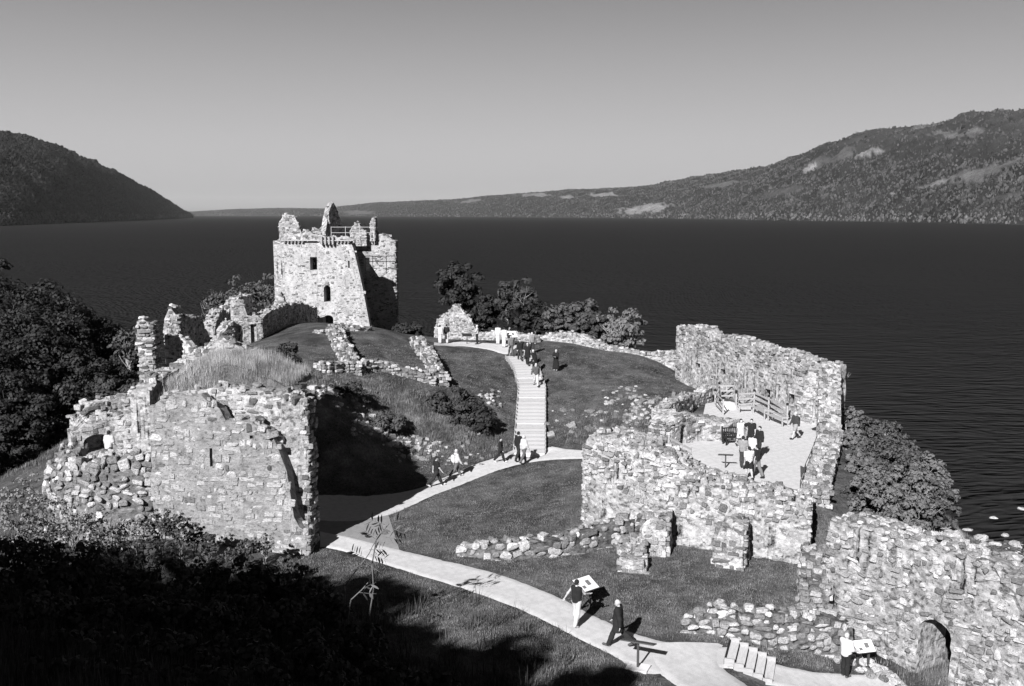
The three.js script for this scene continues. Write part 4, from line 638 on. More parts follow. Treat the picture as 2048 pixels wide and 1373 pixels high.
function plant(name, label, category, base, o) {
  const t = thing(name, label, category, o.group, base), h = o.h, rx = o.rx, ry = o.ry ?? rx, cy = o.cy ?? h - ry, wood = [], r0 = o.trunk ?? h * 0.025;
  const fork = [R(-0.06, 0.06) * h, cy - ry * 0.55, R(-0.06, 0.06) * h], nt = o.trunks ?? 1;
  for (let k = 0; k < nt; k++) { const fx = nt > 1 ? R(-0.4, 0.4) * rx : fork[0], fz = nt > 1 ? R(-0.4, 0.4) * rx : fork[2], fy = Math.max(0.15, fork[1]); wood.push(limb([nt > 1 ? R(-0.25, 0.25) * rx : 0, -0.3, nt > 1 ? R(-0.25, 0.25) * rx : 0], [fx, fy, fz], r0, r0 * 0.62, 0.03, 5)); for (let i = 0; i < (o.limbs ?? 7) / nt; i++) { const f = R(0, 6.28), u = R(0.1, 0.95), e = [fx + Math.cos(f) * rx * R(0.45, 0.95) * Math.sqrt(1 - u * u * 0.7), cy + ry * u * R(0.6, 1) * 0.95, fz + Math.sin(f) * rx * R(0.45, 0.95) * Math.sqrt(1 - u * u * 0.7)]; wood.push(limb([fx, fy * R(0.75, 1), fz], e, r0 * R(0.3, 0.5), r0 * 0.08, 0.06, 5)); for (let j = 0; j < (o.twigs ?? 1); j++) { const m = [lerp(fx, e[0], 0.6), lerp(fy, e[1], 0.6), lerp(fz, e[2], 0.6)]; wood.push(limb(m, [m[0] + R(-0.4, 0.4) * rx, m[1] + R(0.1, 0.5) * ry, m[2] + R(-0.4, 0.4) * rx], r0 * 0.2, r0 * 0.05, 0.08, 3)); } } }
  mesh(nt > 1 ? 'stems' : 'trunk', mergeGeometries(wood), o.bark ?? mats.bark, t);
  if (o.leaves) {
    const all = crownLeaves([0, cy, 0], [rx, ry, o.rz ?? rx], o.clumps ?? 60, Math.round(o.leaves / (o.clumps ?? 60)), o.clump ?? rx * 0.24, { low: o.low });
    mesh('crown', leafMesh(all, o.leaf ?? 0.16), o.mat ?? mats.leaf[1], t);
  }
  return t;
}
const stand = (px, Z) => { const x = (px - 1024) / 2000 * Z * 1.008; return [x, H(x, -Z), -Z]; };
// a crown whose top shows at a given height in the picture
function treeAt(name, label, cat, px, topPy, Z, rx, o = {}) { const b = stand(px, Z), top = atZ(px, topPy, Z).y, h = Math.max(0.8, top - b[1]); return plant(name, label, cat, b, { h, rx, ...o, ry: o.ry ?? Math.min(h * 0.5, rx * 1.2) }); }

// dark wood on the left
const leftWood = [[-60, 575, 82, 5], [14, 558, 84, 4.6], [72, 562, 82, 4.2], [122, 585, 84, 3.8], [166, 640, 86, 3.0], [30, 640, 77, 4.2], [100, 655, 78, 3.8], [150, 690, 80, 3.4], [204, 655, 88, 2.8], [206, 716, 78, 3.0], [246, 694, 84, 2.6], [-30, 700, 73, 4.0], [52, 745, 75, 3.4], [118, 765, 77, 3.2], [176, 765, 77, 2.8], [0, 790, 71, 2.6], [236, 760, 73, 2.2], [70, 810, 76, 2.0]];
const woodWords = ['at the very edge of the picture, tallest row', 'with the highest crown of the left wood', 'tall and broad, second highest of the left wood', 'just beside the highest crowns of the left wood', 'on the right shoulder of the tallest row', 'below the highest crown', 'in the middle of the left wood', 'in front of the shoulder tree', 'slim and set back near the water', 'near the lone pillar, lower row', 'closest behind the lone pillar', 'low at the left edge of the picture', 'low and broad above the grass bank', 'low and dark above the grass bank', 'low beside the round tower stump', 'lowest at the left edge of the bank', 'small, squeezed behind the round tower stump', 'smallest, at the top of the grass bank'];
leftWood.forEach(([px, py, Z, r], i) => treeAt('broadleaf_tree', 'dark leafy tree ' + woodWords[i], 'tree', px, py, Z, r, { group: 'dark wood on the left', leaves: 17000, clumps: 170, leaf: 0.19, ry: r * 1.35, low: -0.9, clump: r * 0.2, mat: mats.leaf[i % 4 === 0 ? 1 : 0], trunk: 0.22 }));
// sparse trees behind the roofless range
[[440, 575, 104, 1.7, 'sparse pale stemmed tree left of the roofless range'], [490, 556, 106, 2.2, 'wispy half bare tree rising over the roofless range'], [535, 552, 105, 2.0, 'thin leafy tree beside the tower house wall'], [438, 625, 96, 1.6, 'low twiggy tree below the roofless range'], [262, 648, 80, 1.6, 'twiggy pale bush by the lone pillar'], [384, 636, 84, 1.5, 'small bush showing above the broken wall fragment']].forEach(([px, py, Z, r, l]) => treeAt('thin_tree', l, 'tree', px, py, Z, r, { leaves: 1500, clumps: 50, leaf: 0.2, ry: r * 1.2, limbs: 14, twigs: 3, bark: mats.paleBark, trunk: 0.09, mat: mats.leaf[2], clump: r * 0.2 }));
// terrace trees
treeAt('dark_tree', 'dense dark tree behind the pointed wall ruin', 'tree', 920, 530, 98, 2.2, { leaves: 7000, clumps: 70, leaf: 0.24, ry: 2.1, low: -0.95, mat: mats.leaf[0] });
treeAt('dark_tree', 'narrow dark tree filling the gap right of the pointed wall ruin', 'tree', 968, 585, 97, 1.6, { leaves: 4000, clumps: 50, leaf: 0.22, ry: 2.0, low: -0.95, mat: mats.leaf[0] });
treeAt('pale_trunk_tree', 'leafy tree with pale forked trunk behind the people on the terrace', 'tree', 1030, 556, 96, 2.0, { leaves: 4200, clumps: 60, leaf: 0.22, ry: 2.4, bark: mats.paleBark, trunks: 3, limbs: 12, twigs: 2, trunk: 0.13, mat: mats.leaf[1] });
treeAt('dark_tree', 'bushy dark tree just left of the long bush over the curtain wall', 'tree', 1068, 605, 95, 1.7, { leaves: 4000, clumps: 50, leaf: 0.22, ry: 1.9, low: -0.95, mat: mats.leaf[0] });
treeAt('leafy_bush', 'wide leafy bush behind the curtain wall', 'bush', 1150, 600, 93, 2.4, { leaves: 6500, clumps: 70, leaf: 0.24, ry: 1.9, low: -0.95, mat: mats.leaf[2], trunks: 3 });
treeAt('leafy_bush', 'bush with pale bare branches behind the curtain wall', 'bush', 1240, 615, 91, 2.1, { leaves: 3200, clumps: 60, leaf: 0.22, ry: 2.0, low: -0.95, mat: mats.leaf[3], bark: mats.paleBark, trunks: 4, limbs: 22, twigs: 3, trunk: 0.1 });
treeAt('leafy_bush', 'small bush at the end of the curtain wall hedge', 'bush', 1195, 628, 92, 1.6, { leaves: 3500, clumps: 40, leaf: 0.22, low: -0.95, mat: mats.leaf[1], trunks: 3 });
treeAt('leafy_bush', 'dark low growth at the foot of the tower house by the loch', 'bush', 810, 645, 100, 1.7, { leaves: 3000, clumps: 40, leaf: 0.22, low: -0.95, mat: mats.leaf[0], trunks: 3 });
// bushes on the mound and behind the gatehouse
treeAt('mound_bush', 'round dark bush growing on the side of the mound', 'bush', 905, 782, 66.2, 2.0, { leaves: 7000, clumps: 70, leaf: 0.16, ry: 1.35, low: -0.9, mat: mats.leaf[1], trunks: 3 });
treeAt('mound_bush', 'smaller dark bush joining the round bush on the mound', 'bush', 960, 815, 65, 1.2, { leaves: 3500, clumps: 40, leaf: 0.15, ry: 0.95, low: -0.9, mat: mats.leaf[0], trunks: 3 });
treeAt('ruin_shrub', 'dark shrub sprouting behind the gatehouse top', 'bush', 566, 698, 54.5, 1.35, { leaves: 5000, clumps: 50, leaf: 0.15, ry: 1.6, low: -0.95, mat: mats.leaf[1], trunks: 3 });
treeAt('heather_clump', 'low heathery scrub on the rocky mound face', 'bush', 770, 830, 61, 1.3, { leaves: 3200, clumps: 50, leaf: 0.13, ry: 0.5, low: -0.8, mat: mats.leaf[2], trunks: 3 });
treeAt('heather_clump', 'scrubby growth at the upper left of the mound face', 'bush', 690, 800, 61, 1.1, { leaves: 2400, clumps: 40, leaf: 0.13, ry: 0.4, low: -0.8, mat: mats.leaf[1], trunks: 3 });
// scrub between the sea wall and the loch
const scrub = [[1704, 900, 0.8], [1736, 890, 1.2], [1768, 908, 1.4], [1722, 950, 0.8], [1764, 955, 1.6], [1806, 935, 1.6], [1744, 1000, 1.0], [1790, 985, 1.7], [1838, 985, 1.6], [1846, 1015, 1.4], [1706, 1000, 0.5], [1766, 1040, 1.4], [1812, 1030, 1.7], [1848, 1050, 1.4], [1806, 1075, 1.3], [1690, 862, 1.0]];
const scrubWords = ['highest, beside the top of the sea wall', 'second from the top of the slope', 'top right of the slope against the water', 'hugging the sea wall halfway down', 'broad and round in the upper middle', 'round, overhanging the water in the upper part', 'in the middle nearest the sea wall', 'largest, in the centre of the slope', 'jutting furthest over the dark water', 'directly below the one jutting furthest over the water', 'small, in the grass by the sea wall', 'centre, above the great rubble wall', 'lower right against the shingle', 'lowest right at the edge of the shingle', 'lowest, touching the top of the great rubble wall', 'tiny, at the corner of the tall hall wall'];
scrub.forEach(([px, py, r], i) => { const b = onGround(px, py); plant('slope_shrub', 'grey leafy shrub on the loch slope, ' + scrubWords[i], 'shrub', [b.x, b.y, b.z], { group: 'scrub on the loch slope', h: r * 1.5, rx: r, leaves: 4600, clumps: 90, leaf: 0.12, ry: r * 0.85, low: -0.95, clump: r * 0.17, mat: mats.leaf[i % 3 === 1 ? 2 : 3], trunks: 3, bark: mats.paleBark }); });
[[1790, 838, 78, 1.0, 'slender pale birch above the scrub, tallest'], [1832, 872, 77, 0.8, 'slender pale birch above the scrub, furthest to the right'], [1812, 862, 79, 0.9, 'slender pale birch above the scrub, between the other two']].forEach(([px, py, Z, r, l]) => treeAt('birch_tree', l, 'tree', px, py, Z, r, { group: 'birches above the scrub', leaves: 700, clumps: 34, leaf: 0.16, ry: 1.7, limbs: 10, twigs: 2, bark: mats.paleBark, trunk: 0.08, mat: mats.leaf[2], low: -0.9 }));
[[1694, 728, 66, 0.9, 'bare pale branch sticking out above the hall wall corner'], [1862, 905, 72, 0.8, 'bare pale branch leaning over the water above the scrub'], [1692, 802, 68, 0.8, 'bare twiggy branch beside the hall wall corner']].forEach(([px, py, Z, r, l]) => treeAt('bare_branch', l, 'branch', px, py, Z, r, { limbs: 7, twigs: 3, bark: mats.paleBark, trunk: 0.06, ry: 1.0 }));
// weeds, shrubs and saplings in front of the gatehouse and down the near slope
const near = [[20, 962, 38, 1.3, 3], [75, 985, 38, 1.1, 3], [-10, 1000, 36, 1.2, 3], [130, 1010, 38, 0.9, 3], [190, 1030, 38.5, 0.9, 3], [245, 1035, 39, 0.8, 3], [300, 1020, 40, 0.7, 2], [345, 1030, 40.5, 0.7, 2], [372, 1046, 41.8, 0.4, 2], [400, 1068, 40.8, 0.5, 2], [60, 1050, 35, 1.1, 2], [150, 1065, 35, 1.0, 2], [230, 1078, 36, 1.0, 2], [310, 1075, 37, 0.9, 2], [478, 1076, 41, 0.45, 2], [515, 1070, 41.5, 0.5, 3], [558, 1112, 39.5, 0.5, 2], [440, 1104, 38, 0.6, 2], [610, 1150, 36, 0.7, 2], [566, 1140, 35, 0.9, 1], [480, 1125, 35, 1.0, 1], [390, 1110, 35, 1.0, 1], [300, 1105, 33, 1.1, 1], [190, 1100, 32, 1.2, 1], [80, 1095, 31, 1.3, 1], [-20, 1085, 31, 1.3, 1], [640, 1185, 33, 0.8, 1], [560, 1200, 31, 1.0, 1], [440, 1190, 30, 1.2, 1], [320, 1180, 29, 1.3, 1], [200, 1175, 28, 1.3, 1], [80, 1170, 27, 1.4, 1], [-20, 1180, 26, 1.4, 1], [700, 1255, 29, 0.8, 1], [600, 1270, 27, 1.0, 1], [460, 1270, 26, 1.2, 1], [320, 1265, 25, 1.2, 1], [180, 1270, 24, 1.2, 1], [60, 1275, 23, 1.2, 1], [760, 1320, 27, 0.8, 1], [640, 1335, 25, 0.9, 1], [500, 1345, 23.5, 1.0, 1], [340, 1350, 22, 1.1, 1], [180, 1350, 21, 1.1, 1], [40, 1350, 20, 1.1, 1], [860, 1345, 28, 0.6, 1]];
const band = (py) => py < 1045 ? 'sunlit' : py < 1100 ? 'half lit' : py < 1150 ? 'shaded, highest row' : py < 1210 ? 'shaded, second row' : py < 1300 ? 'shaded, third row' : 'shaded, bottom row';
const nearOrder = {}; near.forEach(([px, py]) => (nearOrder[band(py)] ??= []).push(px)); Object.values(nearOrder).forEach((l) => l.sort((x, y) => x - y));
const ORD = ['leftmost', 'second', 'third', 'fourth', 'fifth', 'sixth', 'seventh', 'eighth', 'ninth', 'tenth', 'eleventh', 'twelfth'];
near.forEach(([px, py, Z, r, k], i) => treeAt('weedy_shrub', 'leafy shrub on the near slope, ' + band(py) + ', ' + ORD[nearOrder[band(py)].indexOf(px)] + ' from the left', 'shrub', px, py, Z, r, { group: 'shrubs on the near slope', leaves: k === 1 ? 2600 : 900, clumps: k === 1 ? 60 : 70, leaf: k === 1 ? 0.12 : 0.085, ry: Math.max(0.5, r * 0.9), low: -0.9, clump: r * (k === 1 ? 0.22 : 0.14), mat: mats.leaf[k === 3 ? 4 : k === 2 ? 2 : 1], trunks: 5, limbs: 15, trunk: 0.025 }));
// the wood behind the camera that shades the near slope
[[-15.8, -0.6, 21.9, 3.2], [-21.2, -3.0, 23.4, 3.4], [-26, -2, 24.6, 4.2], [-33, 0, 24.8, 4.4], [-40, 0, 25.6, 4.6], [-48, -2, 26, 5], [-11.4, 2.6, 21.8, 2.8], [-18, 7, 24.0, 4], [-29, 7, 26, 4.5], [-43, 7, 27, 5]].forEach(([x, z, top, r], i) => { const y = H(x, z); plant('shade_tree', 'leafy tree standing behind the viewpoint, casting the foreground shade', 'tree', [x, y, z], { group: 'wood behind the viewpoint', h: top - y, rx: r, ry: (top - y) * 0.47, leaves: 8000, clumps: 90, leaf: 0.5, low: -0.95, clump: r * 0.3, mat: mats.leaf[1] }); });
// rowan sprigs standing out of the near shrubs: every leaflet is its own
{
  const leafGeo = (() => { const s = new THREE.BufferGeometry(); s.setAttribute('position', new THREE.Float32BufferAttribute([0, 0, 0, 0.3, 0.03, 0.14, 0.7, 0.02, 0.12, 1, -0.05, 0, 0.7, 0.02, -0.12, 0.3, 0.03, -0.14], 3)); s.setIndex([0, 1, 5, 1, 2, 5, 5, 2, 4, 2, 3, 4]); s.computeVertexNormals(); return s; })();
  const sprig = (label, stem, fronds, Z) => {
    const p = stem.map(([x, y]) => atZ(x, y, Z)), b = p[0], t = thing('rowan_sapling', label, 'sapling', null, [b.x, b.y, b.z]), rel = p.map((q) => q.clone().sub(b).toArray());
    mesh('stem', mergeGeometries([limb([rel[0][0] - 0.25, H(b.x - 0.25, b.z) - b.y - 0.1, 0], rel[0], 0.03, 0.024, 0.04), ...rel.slice(1).map((q, i) => limb(rel[i], q, 0.022 - i * 0.003, 0.019 - i * 0.003, 0.02))]), mats.bark, t);
    for (const [x, y, ang, n, k] of fronds) {
      const c = atZ(x, y, Z + R(-0.3, 0.3)).sub(b), dx = Math.cos(ang), dy = Math.sin(ang);
      mesh('leaf_stalk', limb([c.x, c.y, c.z], [c.x + dx * 0.62, c.y + dy * 0.5, c.z + 0.25], 0.008, 0.004, 0.02), mats.bark, t);
      for (let i = 0; i < n; i++) for (const s of [-1, 1]) { const u = 0.2 + 0.75 * i / n, m = mesh('leaflet', leafGeo, mats.leaf[k ?? (rnd() < 0.3 ? 3 : 1)], t); m.position.set(c.x + dx * 0.62 * u, c.y + dy * 0.5 * u, c.z + 0.25 * u); m.rotation.set(R(-0.4, 0.4), R(-0.4, 0.4), ang + s * 1.0); m.scale.set(R(0.24, 0.34), 0.3, R(0.42, 0.55)); }
    }
  };
  sprig('young rowan shoot with feathery leaves standing in front of the pale path', [[690, 1172], [712, 1142], [738, 1108], [752, 1080]], [[750, 1078, 2.2, 4, 0], [738, 1100, 0.2, 4, 0], [728, 1115, 2.4, 5, 0], [742, 1110, -0.2, 4, 0], [752, 1075, 0.9, 4, 3], [733, 1128, -0.5, 3, 0]], 33);
  sprig('taller thin rowan shoot whose top overlaps the paved apron', [[752, 1082], [766, 1062], [778, 1048]], [[770, 1050, 2.6, 4, 2], [782, 1046, 0.4, 4, 4], [784, 1058, -0.3, 3, 3], [772, 1075, 0.0, 3, 0]], 33.4);
  sprig('pale leafless rowan twig low in front of the lawn', [[702, 1200], [722, 1182], [736, 1166]], [[726, 1178, 0.7, 2, 4], [718, 1186, 0.1, 2, 4]], 32);
}
// grass
{
  const tuft = (n, h, sp, w) => { const P = [], I = []; for (let i = 0; i < n; i++) { const x = R(-sp, sp), z = R(-sp, sp), f = R(0, 6.28), l = R(0.6, 1.2) * h, lean = R(0.1, 0.5) * h, c = Math.cos(f), s = Math.sin(f), k = P.length / 3; P.push(x - s * w, 0, z + c * w, x + s * w, 0, z - c * w, x + c * lean, l, z + s * lean); I.push(k, k + 1, k + 2); } const g = new THREE.BufferGeometry(); g.setAttribute('position', new THREE.Float32BufferAttribute(P, 3)); g.setIndex(I); g.computeVertexNormals(); return g; };
  const scatter = (name, label, geo, mat, n, place, s0, s1) => {
    const list = []; for (let i = 0; i < n; i++) { const p = place(); if (p) list.push(p); }
    const im = new THREE.InstancedMesh(geo, mat, list.length), m = new THREE.Matrix4(), q = new THREE.Quaternion(), c = new THREE.Color(); im.name = numbered(name);
    list.forEach((p, i) => { q.setFromAxisAngle(V(0, 1, 0), R(0, 6.28)); const s = R(s0, s1); m.compose(V(p[0], p[1] - 0.01, p[2]), q, V(s, s * R(0.7, 1.3), s)); im.setMatrixAt(i, m); const t = clamp(0.75 + 0.7 * fbm(p[0] * 0.5, p[2] * 0.5, 2) + R(-0.45, 0.6), 0.25, 2.2); c.setRGB(t, t, t); im.setColorAt(i, c); });
    scene.add(tag(im, label, 'grass', null, 'stuff'));
  };
  const pathish = (x, z) => nearStairs(x, z)[0] < 1.1 || inPoly(court, x, z);
  const inPaths = (() => { const polys = [[[640, 1060], [760, 1087], [870, 1114], [1000, 1146], [1110, 1188], [1200, 1234], [1290, 1270], [1370, 1285], [1455, 1289], [1560, 1325], [1800, 1350], [1800, 1400], [1500, 1400], [1345, 1400], [1300, 1354], [1220, 1314], [1140, 1274], [1060, 1234], [960, 1194], [860, 1162], [745, 1126], [640, 1098]], [[590, 982], [680, 986], [760, 986], [830, 976], [880, 956], [940, 930], [1000, 910], [1032, 896], [1090, 894], [1180, 900], [1180, 920], [1110, 923], [1060, 929], [1010, 940], [960, 958], [900, 982], [840, 1007], [775, 1030], [802, 1108], [620, 1100], [590, 1040]], [[860, 684], [1045, 686], [1030, 718], [1000, 710], [970, 701], [860, 694]], [[1258, 895], [1300, 858], [1335, 835], [1356, 846], [1324, 876], [1288, 908]]].map((p) => p.map(([a, b]) => { const q = onGround(a, b); return [q.x, q.z]; })); return (x, z) => polys.some((p) => inPoly(p, x, z)); })();
  seed(41);
  scatter('lawn_grass', 'short mown grass of the lawns', tuft(7, 0.055, 0.12, 0.006), mats.blade[3], 150000, () => { const px = R(560, 1660), py = R(690, 1372); const p = onGround2(px, py); if (!p || pathish(p.x, p.z) || inPaths(p.x, p.z)) return null; return [p.x, p.y, p.z]; }, 0.7, 1.5);
  scatter('rough_grass', 'rough tussocky grass on the mound and banks', tuft(9, 0.2, 0.13, 0.009), mats.blade[3], 140000, () => { const px = R(-40, 2080), py = R(640, 1372); const p = onGround2(px, py); if (!p || p.y < -11.6 || pathish(p.x, p.z) || inPaths(p.x, p.z) || rnd() > rough(p.x, p.z) * 1.1) return null; return [p.x, p.y, p.z]; }, 0.6, 1.5);
  scatter('wall_grass', 'long dry grass on top of the gatehouse ruin', tuft(14, 0.4, 0.2, 0.006), mats.blade[2], 4200, () => { const x = R(-16.3, -10.4), z = R(-50.6, -45.5); const y = -1.25 * Math.max(0, z + 46.6) + lerp(7.35, 8.2, sstep(0, 0.25, (x + 16.2) / 5.6) * sstep(1.02, 0.6, (x + 16.2) / 5.6)); return [x, y - 0.08, z]; }, 0.7, 1.3);
  scatter('slope_weeds', 'tangled weeds covering the near slope', tuft(12, 0.5, 0.22, 0.012), mats.blade[1], 26000, () => { const x = R(-34, 2), z = R(-38, -9); if (inPaths(x, z) || (x > -7.5 + (z + 38) * 0.3 && rnd() > 0.06)) return null; return [x, H(x, z), z]; }, 0.6, 1.6);
}
function onGround2(px, py) { const d = sight(px, py); let t = 14, s = 0.8; while (t < 170) { if (EYE + d.y * t < H(d.x * t, d.z * t)) { let lo = t - s, hi = t; for (let i = 0; i < 8; i++) { const m = (lo + hi) / 2; if (EYE + d.y * m > H(d.x * m, d.z * m)) lo = m; else hi = m; } return V(d.x * hi, H(d.x * hi, d.z * hi), d.z * hi); } t += s; } return null; }
// boulders on the shingle and rocks in the mound
{
  seed(51);
  const place = [[1900, 1082, 0.9], [1906, 1095, 0.7], [1912, 1076, 0.5], [1925, 1100, 0.4], [1962, 1078, 0.7], [1968, 1093, 0.55], [1990, 1091, 0.5], [1995, 1118, 0.7], [2016, 1122, 1.0], [1952, 1098, 0.4], [1873, 1086, 0.6], [2035, 1137, 0.5], [2010, 1080, 0.45], [2030, 1090, 0.5], [1935, 1066, 0.4], [1985, 1068, 0.4], [2042, 1075, 0.5], [1890, 1068, 0.45]];
  const words = ['pale boulder nearest the scrub', 'boulder just below the pale one by the scrub', 'small boulder above the pale one by the scrub', 'small dark boulder between two pale ones', 'flat pale boulder at the waterline', 'boulder below the flat pale one', 'small boulder midway along the shingle', 'long boulder near the right edge', 'largest boulder, low near the right edge', 'tiny boulder left of the middle', 'boulder tucked against the scrub', 'boulder at the bottom right of the shingle', 'small boulder in the shallows, upper right', 'boulder in the shallows at the right edge', 'tiny boulder in the shallows, left', 'small boulder in the shallows, middle', 'pale boulder furthest right in the shallows', 'small boulder at the tip of the scrub'];
  place.forEach(([px, py, s], i) => { const p = onGround(px, py), m = mesh('shore_boulder', roundStones[i % 6], mats.stone[i % 3 === 0 ? 4 : 3]); m.position.set(p.x, Math.max(p.y, WATER - 0.1) + s * 0.12, p.z); m.scale.set(s * 2, s * 0.95, s * 1.5); m.rotation.y = R(0, 6); tag(m, words[i] + ' on the shore', 'boulder', 'boulders on the shingle shore'); });
  const pebbles = []; for (let i = 0; i < 2600; i++) { const px = R(1860, 2060), py = R(1058, 1172), p = onGround2(px, py); if (!p || p.y > -10.6) continue; const s = R(0.06, 0.26) * (rnd() < 0.1 ? 1.6 : 1); pebbles.push({ g: roundStones[i % 6], m: new THREE.Matrix4().compose(V(p.x, p.y + s * 0.1, p.z), new THREE.Quaternion().setFromAxisAngle(V(0, 1, 0), R(0, 6)), V(s * 1.4, s * 0.6, s)), tone: rnd() < 0.15 ? 4 : 0 }); }
  if (pebbles.length) tag(mesh('shingle', mergeStones(pebbles), mats.rubble), 'dark wet shingle with scattered stones', 'shingle', null, 'stuff');
  const spots = []; for (const [x, y, n, sp] of [[820, 900, 26, 34], [790, 870, 18, 30], [730, 850, 16, 26], [860, 900, 14, 26], [650, 790, 14, 30], [980, 800, 14, 22], [1290, 815, 34, 30], [1240, 800, 22, 34], [1270, 845, 14, 22], [700, 790, 14, 40], [930, 900, 12, 40], [1120, 850, 8, 40], [1180, 850, 10, 36]]) for (let i = 0; i < n * 2; i++) spots.push([x + R(-sp, sp), y + R(-sp, sp) * 0.8]);
  const rocks = spots.map(([x, y], i) => { const p = onGround(x, y), s = R(0.08, 0.3) * (rnd() < 0.15 ? 1.9 : 1); return { g: stoneShapes[i % 12], m: new THREE.Matrix4().compose(V(p.x, p.y + s * 0.02, p.z), new THREE.Quaternion().setFromEuler(new THREE.Euler(R(-0.4, 0.4), R(0, 6), R(-0.4, 0.4))), V(s * 1.3, s * 0.7, s)), tone: pickTone(0.75) }; });
  tag(mesh('rock_outcrops', mergeStones(rocks), mats.rubble), 'bare rock breaking through the turf of the mound and slope', 'rock', null, 'stuff');
  const foot = []; for (let i = 0; i < 170; i++) { const t = rnd(), x = lerp(12.2, 18.4, t) - R(0.0, 1.1), z = lerp(-38.4, -31.4, t) + R(0.1, 1.3), s = R(0.12, 0.42); if (Math.abs(x - 15.4) < 1.1 && Math.abs(z + 35.2) < 1.3) continue; foot.push({ g: roundStones[i % 6], m: new THREE.Matrix4().compose(V(x, H(x, z) + s * 0.1, z), new THREE.Quaternion().setFromEuler(new THREE.Euler(R(-0.4, 0.4), R(0, 6), R(-0.4, 0.4))), V(s * 1.3, s * 0.8, s)), tone: pickTone(0.85) }); }
  tag(mesh('fallen_rubble', mergeStones(foot), mats.rubble), 'fallen rubble strewn along the foot of the water gate wall', 'rubble', null, 'stuff');
}
// ------------------------------------------------------------------ boards, benches, fences
seed(61);
const BOX = new THREE.BoxGeometry(1, 1, 1);
function bar(name, parent, mat, x, y, z, w, h, d, rx = 0, ry = 0, rz = 0) { const m = mesh(name, BOX, mat, parent); m.scale.set(w, h, d); m.position.set(x, y, z); m.rotation.set(rx, ry, rz); return m; }
function between(name, parent, mat, a, b, w, h) { const m = mesh(name, BOX, mat, parent), A = V(...a), B = V(...b), d = B.clone().sub(A); m.scale.set(w, h, d.length()); m.position.copy(A.add(B).multiplyScalar(0.5)); m.rotation.order = 'YXZ'; m.rotation.y = Math.atan2(d.x, d.z); m.rotation.x = -Math.asin(d.y / d.length()); return m; }
function board(label, px, py, turn, o = {}) {
  const p = onGround(px, py), t = thing('information_board', label, 'sign', 'information boards', [p.x, p.y, p.z], turn), w = o.w ?? 0.8, d = o.d ?? 0.55, y = o.h ?? 0.85, k = o.tilt ?? 0.62;
  if (o.slab) bar('base_slab', t, mats.panel, 0, 0.03, 0, 0.75, 0.08, 0.6);
  for (const s of o.one ? [0] : [-1, 1]) bar('post', t, mats.metal, s * w * 0.28, y / 2 - 0.1, -0.02, 0.07, y + 0.1, 0.07);
  const f = new THREE.Group(); f.name = 'panel'; f.position.set(0, y, 0); f.rotation.x = k; t.add(f);
  bar('backing', f, mats.metal, 0, 0, 0, w, 0.035, d);
  if (!o.dark) { bar('sheet', f, mats.panel, 0, 0.021, 0, w - 0.05, 0.006, d - 0.05); bar('picture', f, mats.print, w * 0.14, 0.026, -0.02, w * 0.2, 0.004, d * 0.36); bar('picture', f, mats.print, -w * 0.2, 0.026, d * 0.18, w * 0.16, 0.004, d * 0.2); for (let i = 0; i < 4; i++) bar('text_line', f, M(0.3), -w * 0.2, 0.026, -d * 0.3 + i * d * 0.08, w * 0.34, 0.004, 0.014); }
  return t;
}
board('white reading board on a post beside the person in the dark vest', 1171, 1218, 0.7, { w: 0.95, d: 0.72, h: 1.0, tilt: 0.5 });
board('dark tilted board on a pale slab at the lower path edge', 1276, 1338, 2.75, { slab: true, one: true, w: 1.15, h: 0.95, tilt: 0.3, dark: true });
board('white reading board in front of the water gate wall', 1726, 1334, 0.25, { w: 0.85, h: 0.8, tilt: 0.75 });
board('small dark board on the gravel court before the visitors', 1451, 937, 3.0, { w: 0.8, h: 0.75, tilt: 0.35, one: true, dark: true });
board('dark board on the terrace in front of the pointed wall ruin', 934, 689, 3.0, { w: 0.9, h: 0.85, one: true, dark: true });
board('white reading board among the people on the terrace', 1023, 693, 0.4, { w: 1.0, d: 0.8, h: 1.05, tilt: 0.7 });
function slatBench(label, pos, turn, mat, len, back, group) {
  const t = thing('bench', label, 'bench', group, pos, turn);
  for (let i = 0; i < 5; i++) bar('seat_slat', t, mat, 0, 0.45, -0.2 + i * 0.1, len, 0.035, 0.078);
  for (const s of [-1, 1]) { for (const z of [-0.2, 0.2]) bar('leg', t, mat, s * (len / 2 - 0.08), 0.21, z, 0.075, 0.44, 0.075); bar('armrest', t, mat, s * (len / 2 - 0.06), 0.66, 0, 0.07, 0.05, 0.5); bar('arm_post', t, mat, s * (len / 2 - 0.06), 0.55, 0.2, 0.06, 0.2, 0.06); }
  if (back) { bar('top_rail', t, mat, 0, 0.95, -0.29, len, 0.08, 0.05, -0.15); bar('lower_rail', t, mat, 0, 0.55, -0.24, len, 0.06, 0.05, -0.15); const n = Math.round(len / 0.13); for (let i = 0; i < n; i++) bar('back_slat', t, mat, -len / 2 + (i + 0.5) * len / n, 0.75, -0.265, 0.055, 0.36, 0.025, -0.15); for (const s of [-1, 1]) bar('back_post', t, mat, s * (len / 2 - 0.04), 0.6, -0.26, 0.08, 0.95, 0.07, -0.1); }
  return t;
}
const onCourt = (px, py) => { const p = atY(px, py, COURT_Y); return [p.x, Math.max(COURT_Y, H(p.x, p.z)) + 0.03, p.z]; };
slatBench('dark slatted bench standing against the ruined block in the court', onCourt(1466, 890), 0.28, mats.darkWood, 1.25, true);
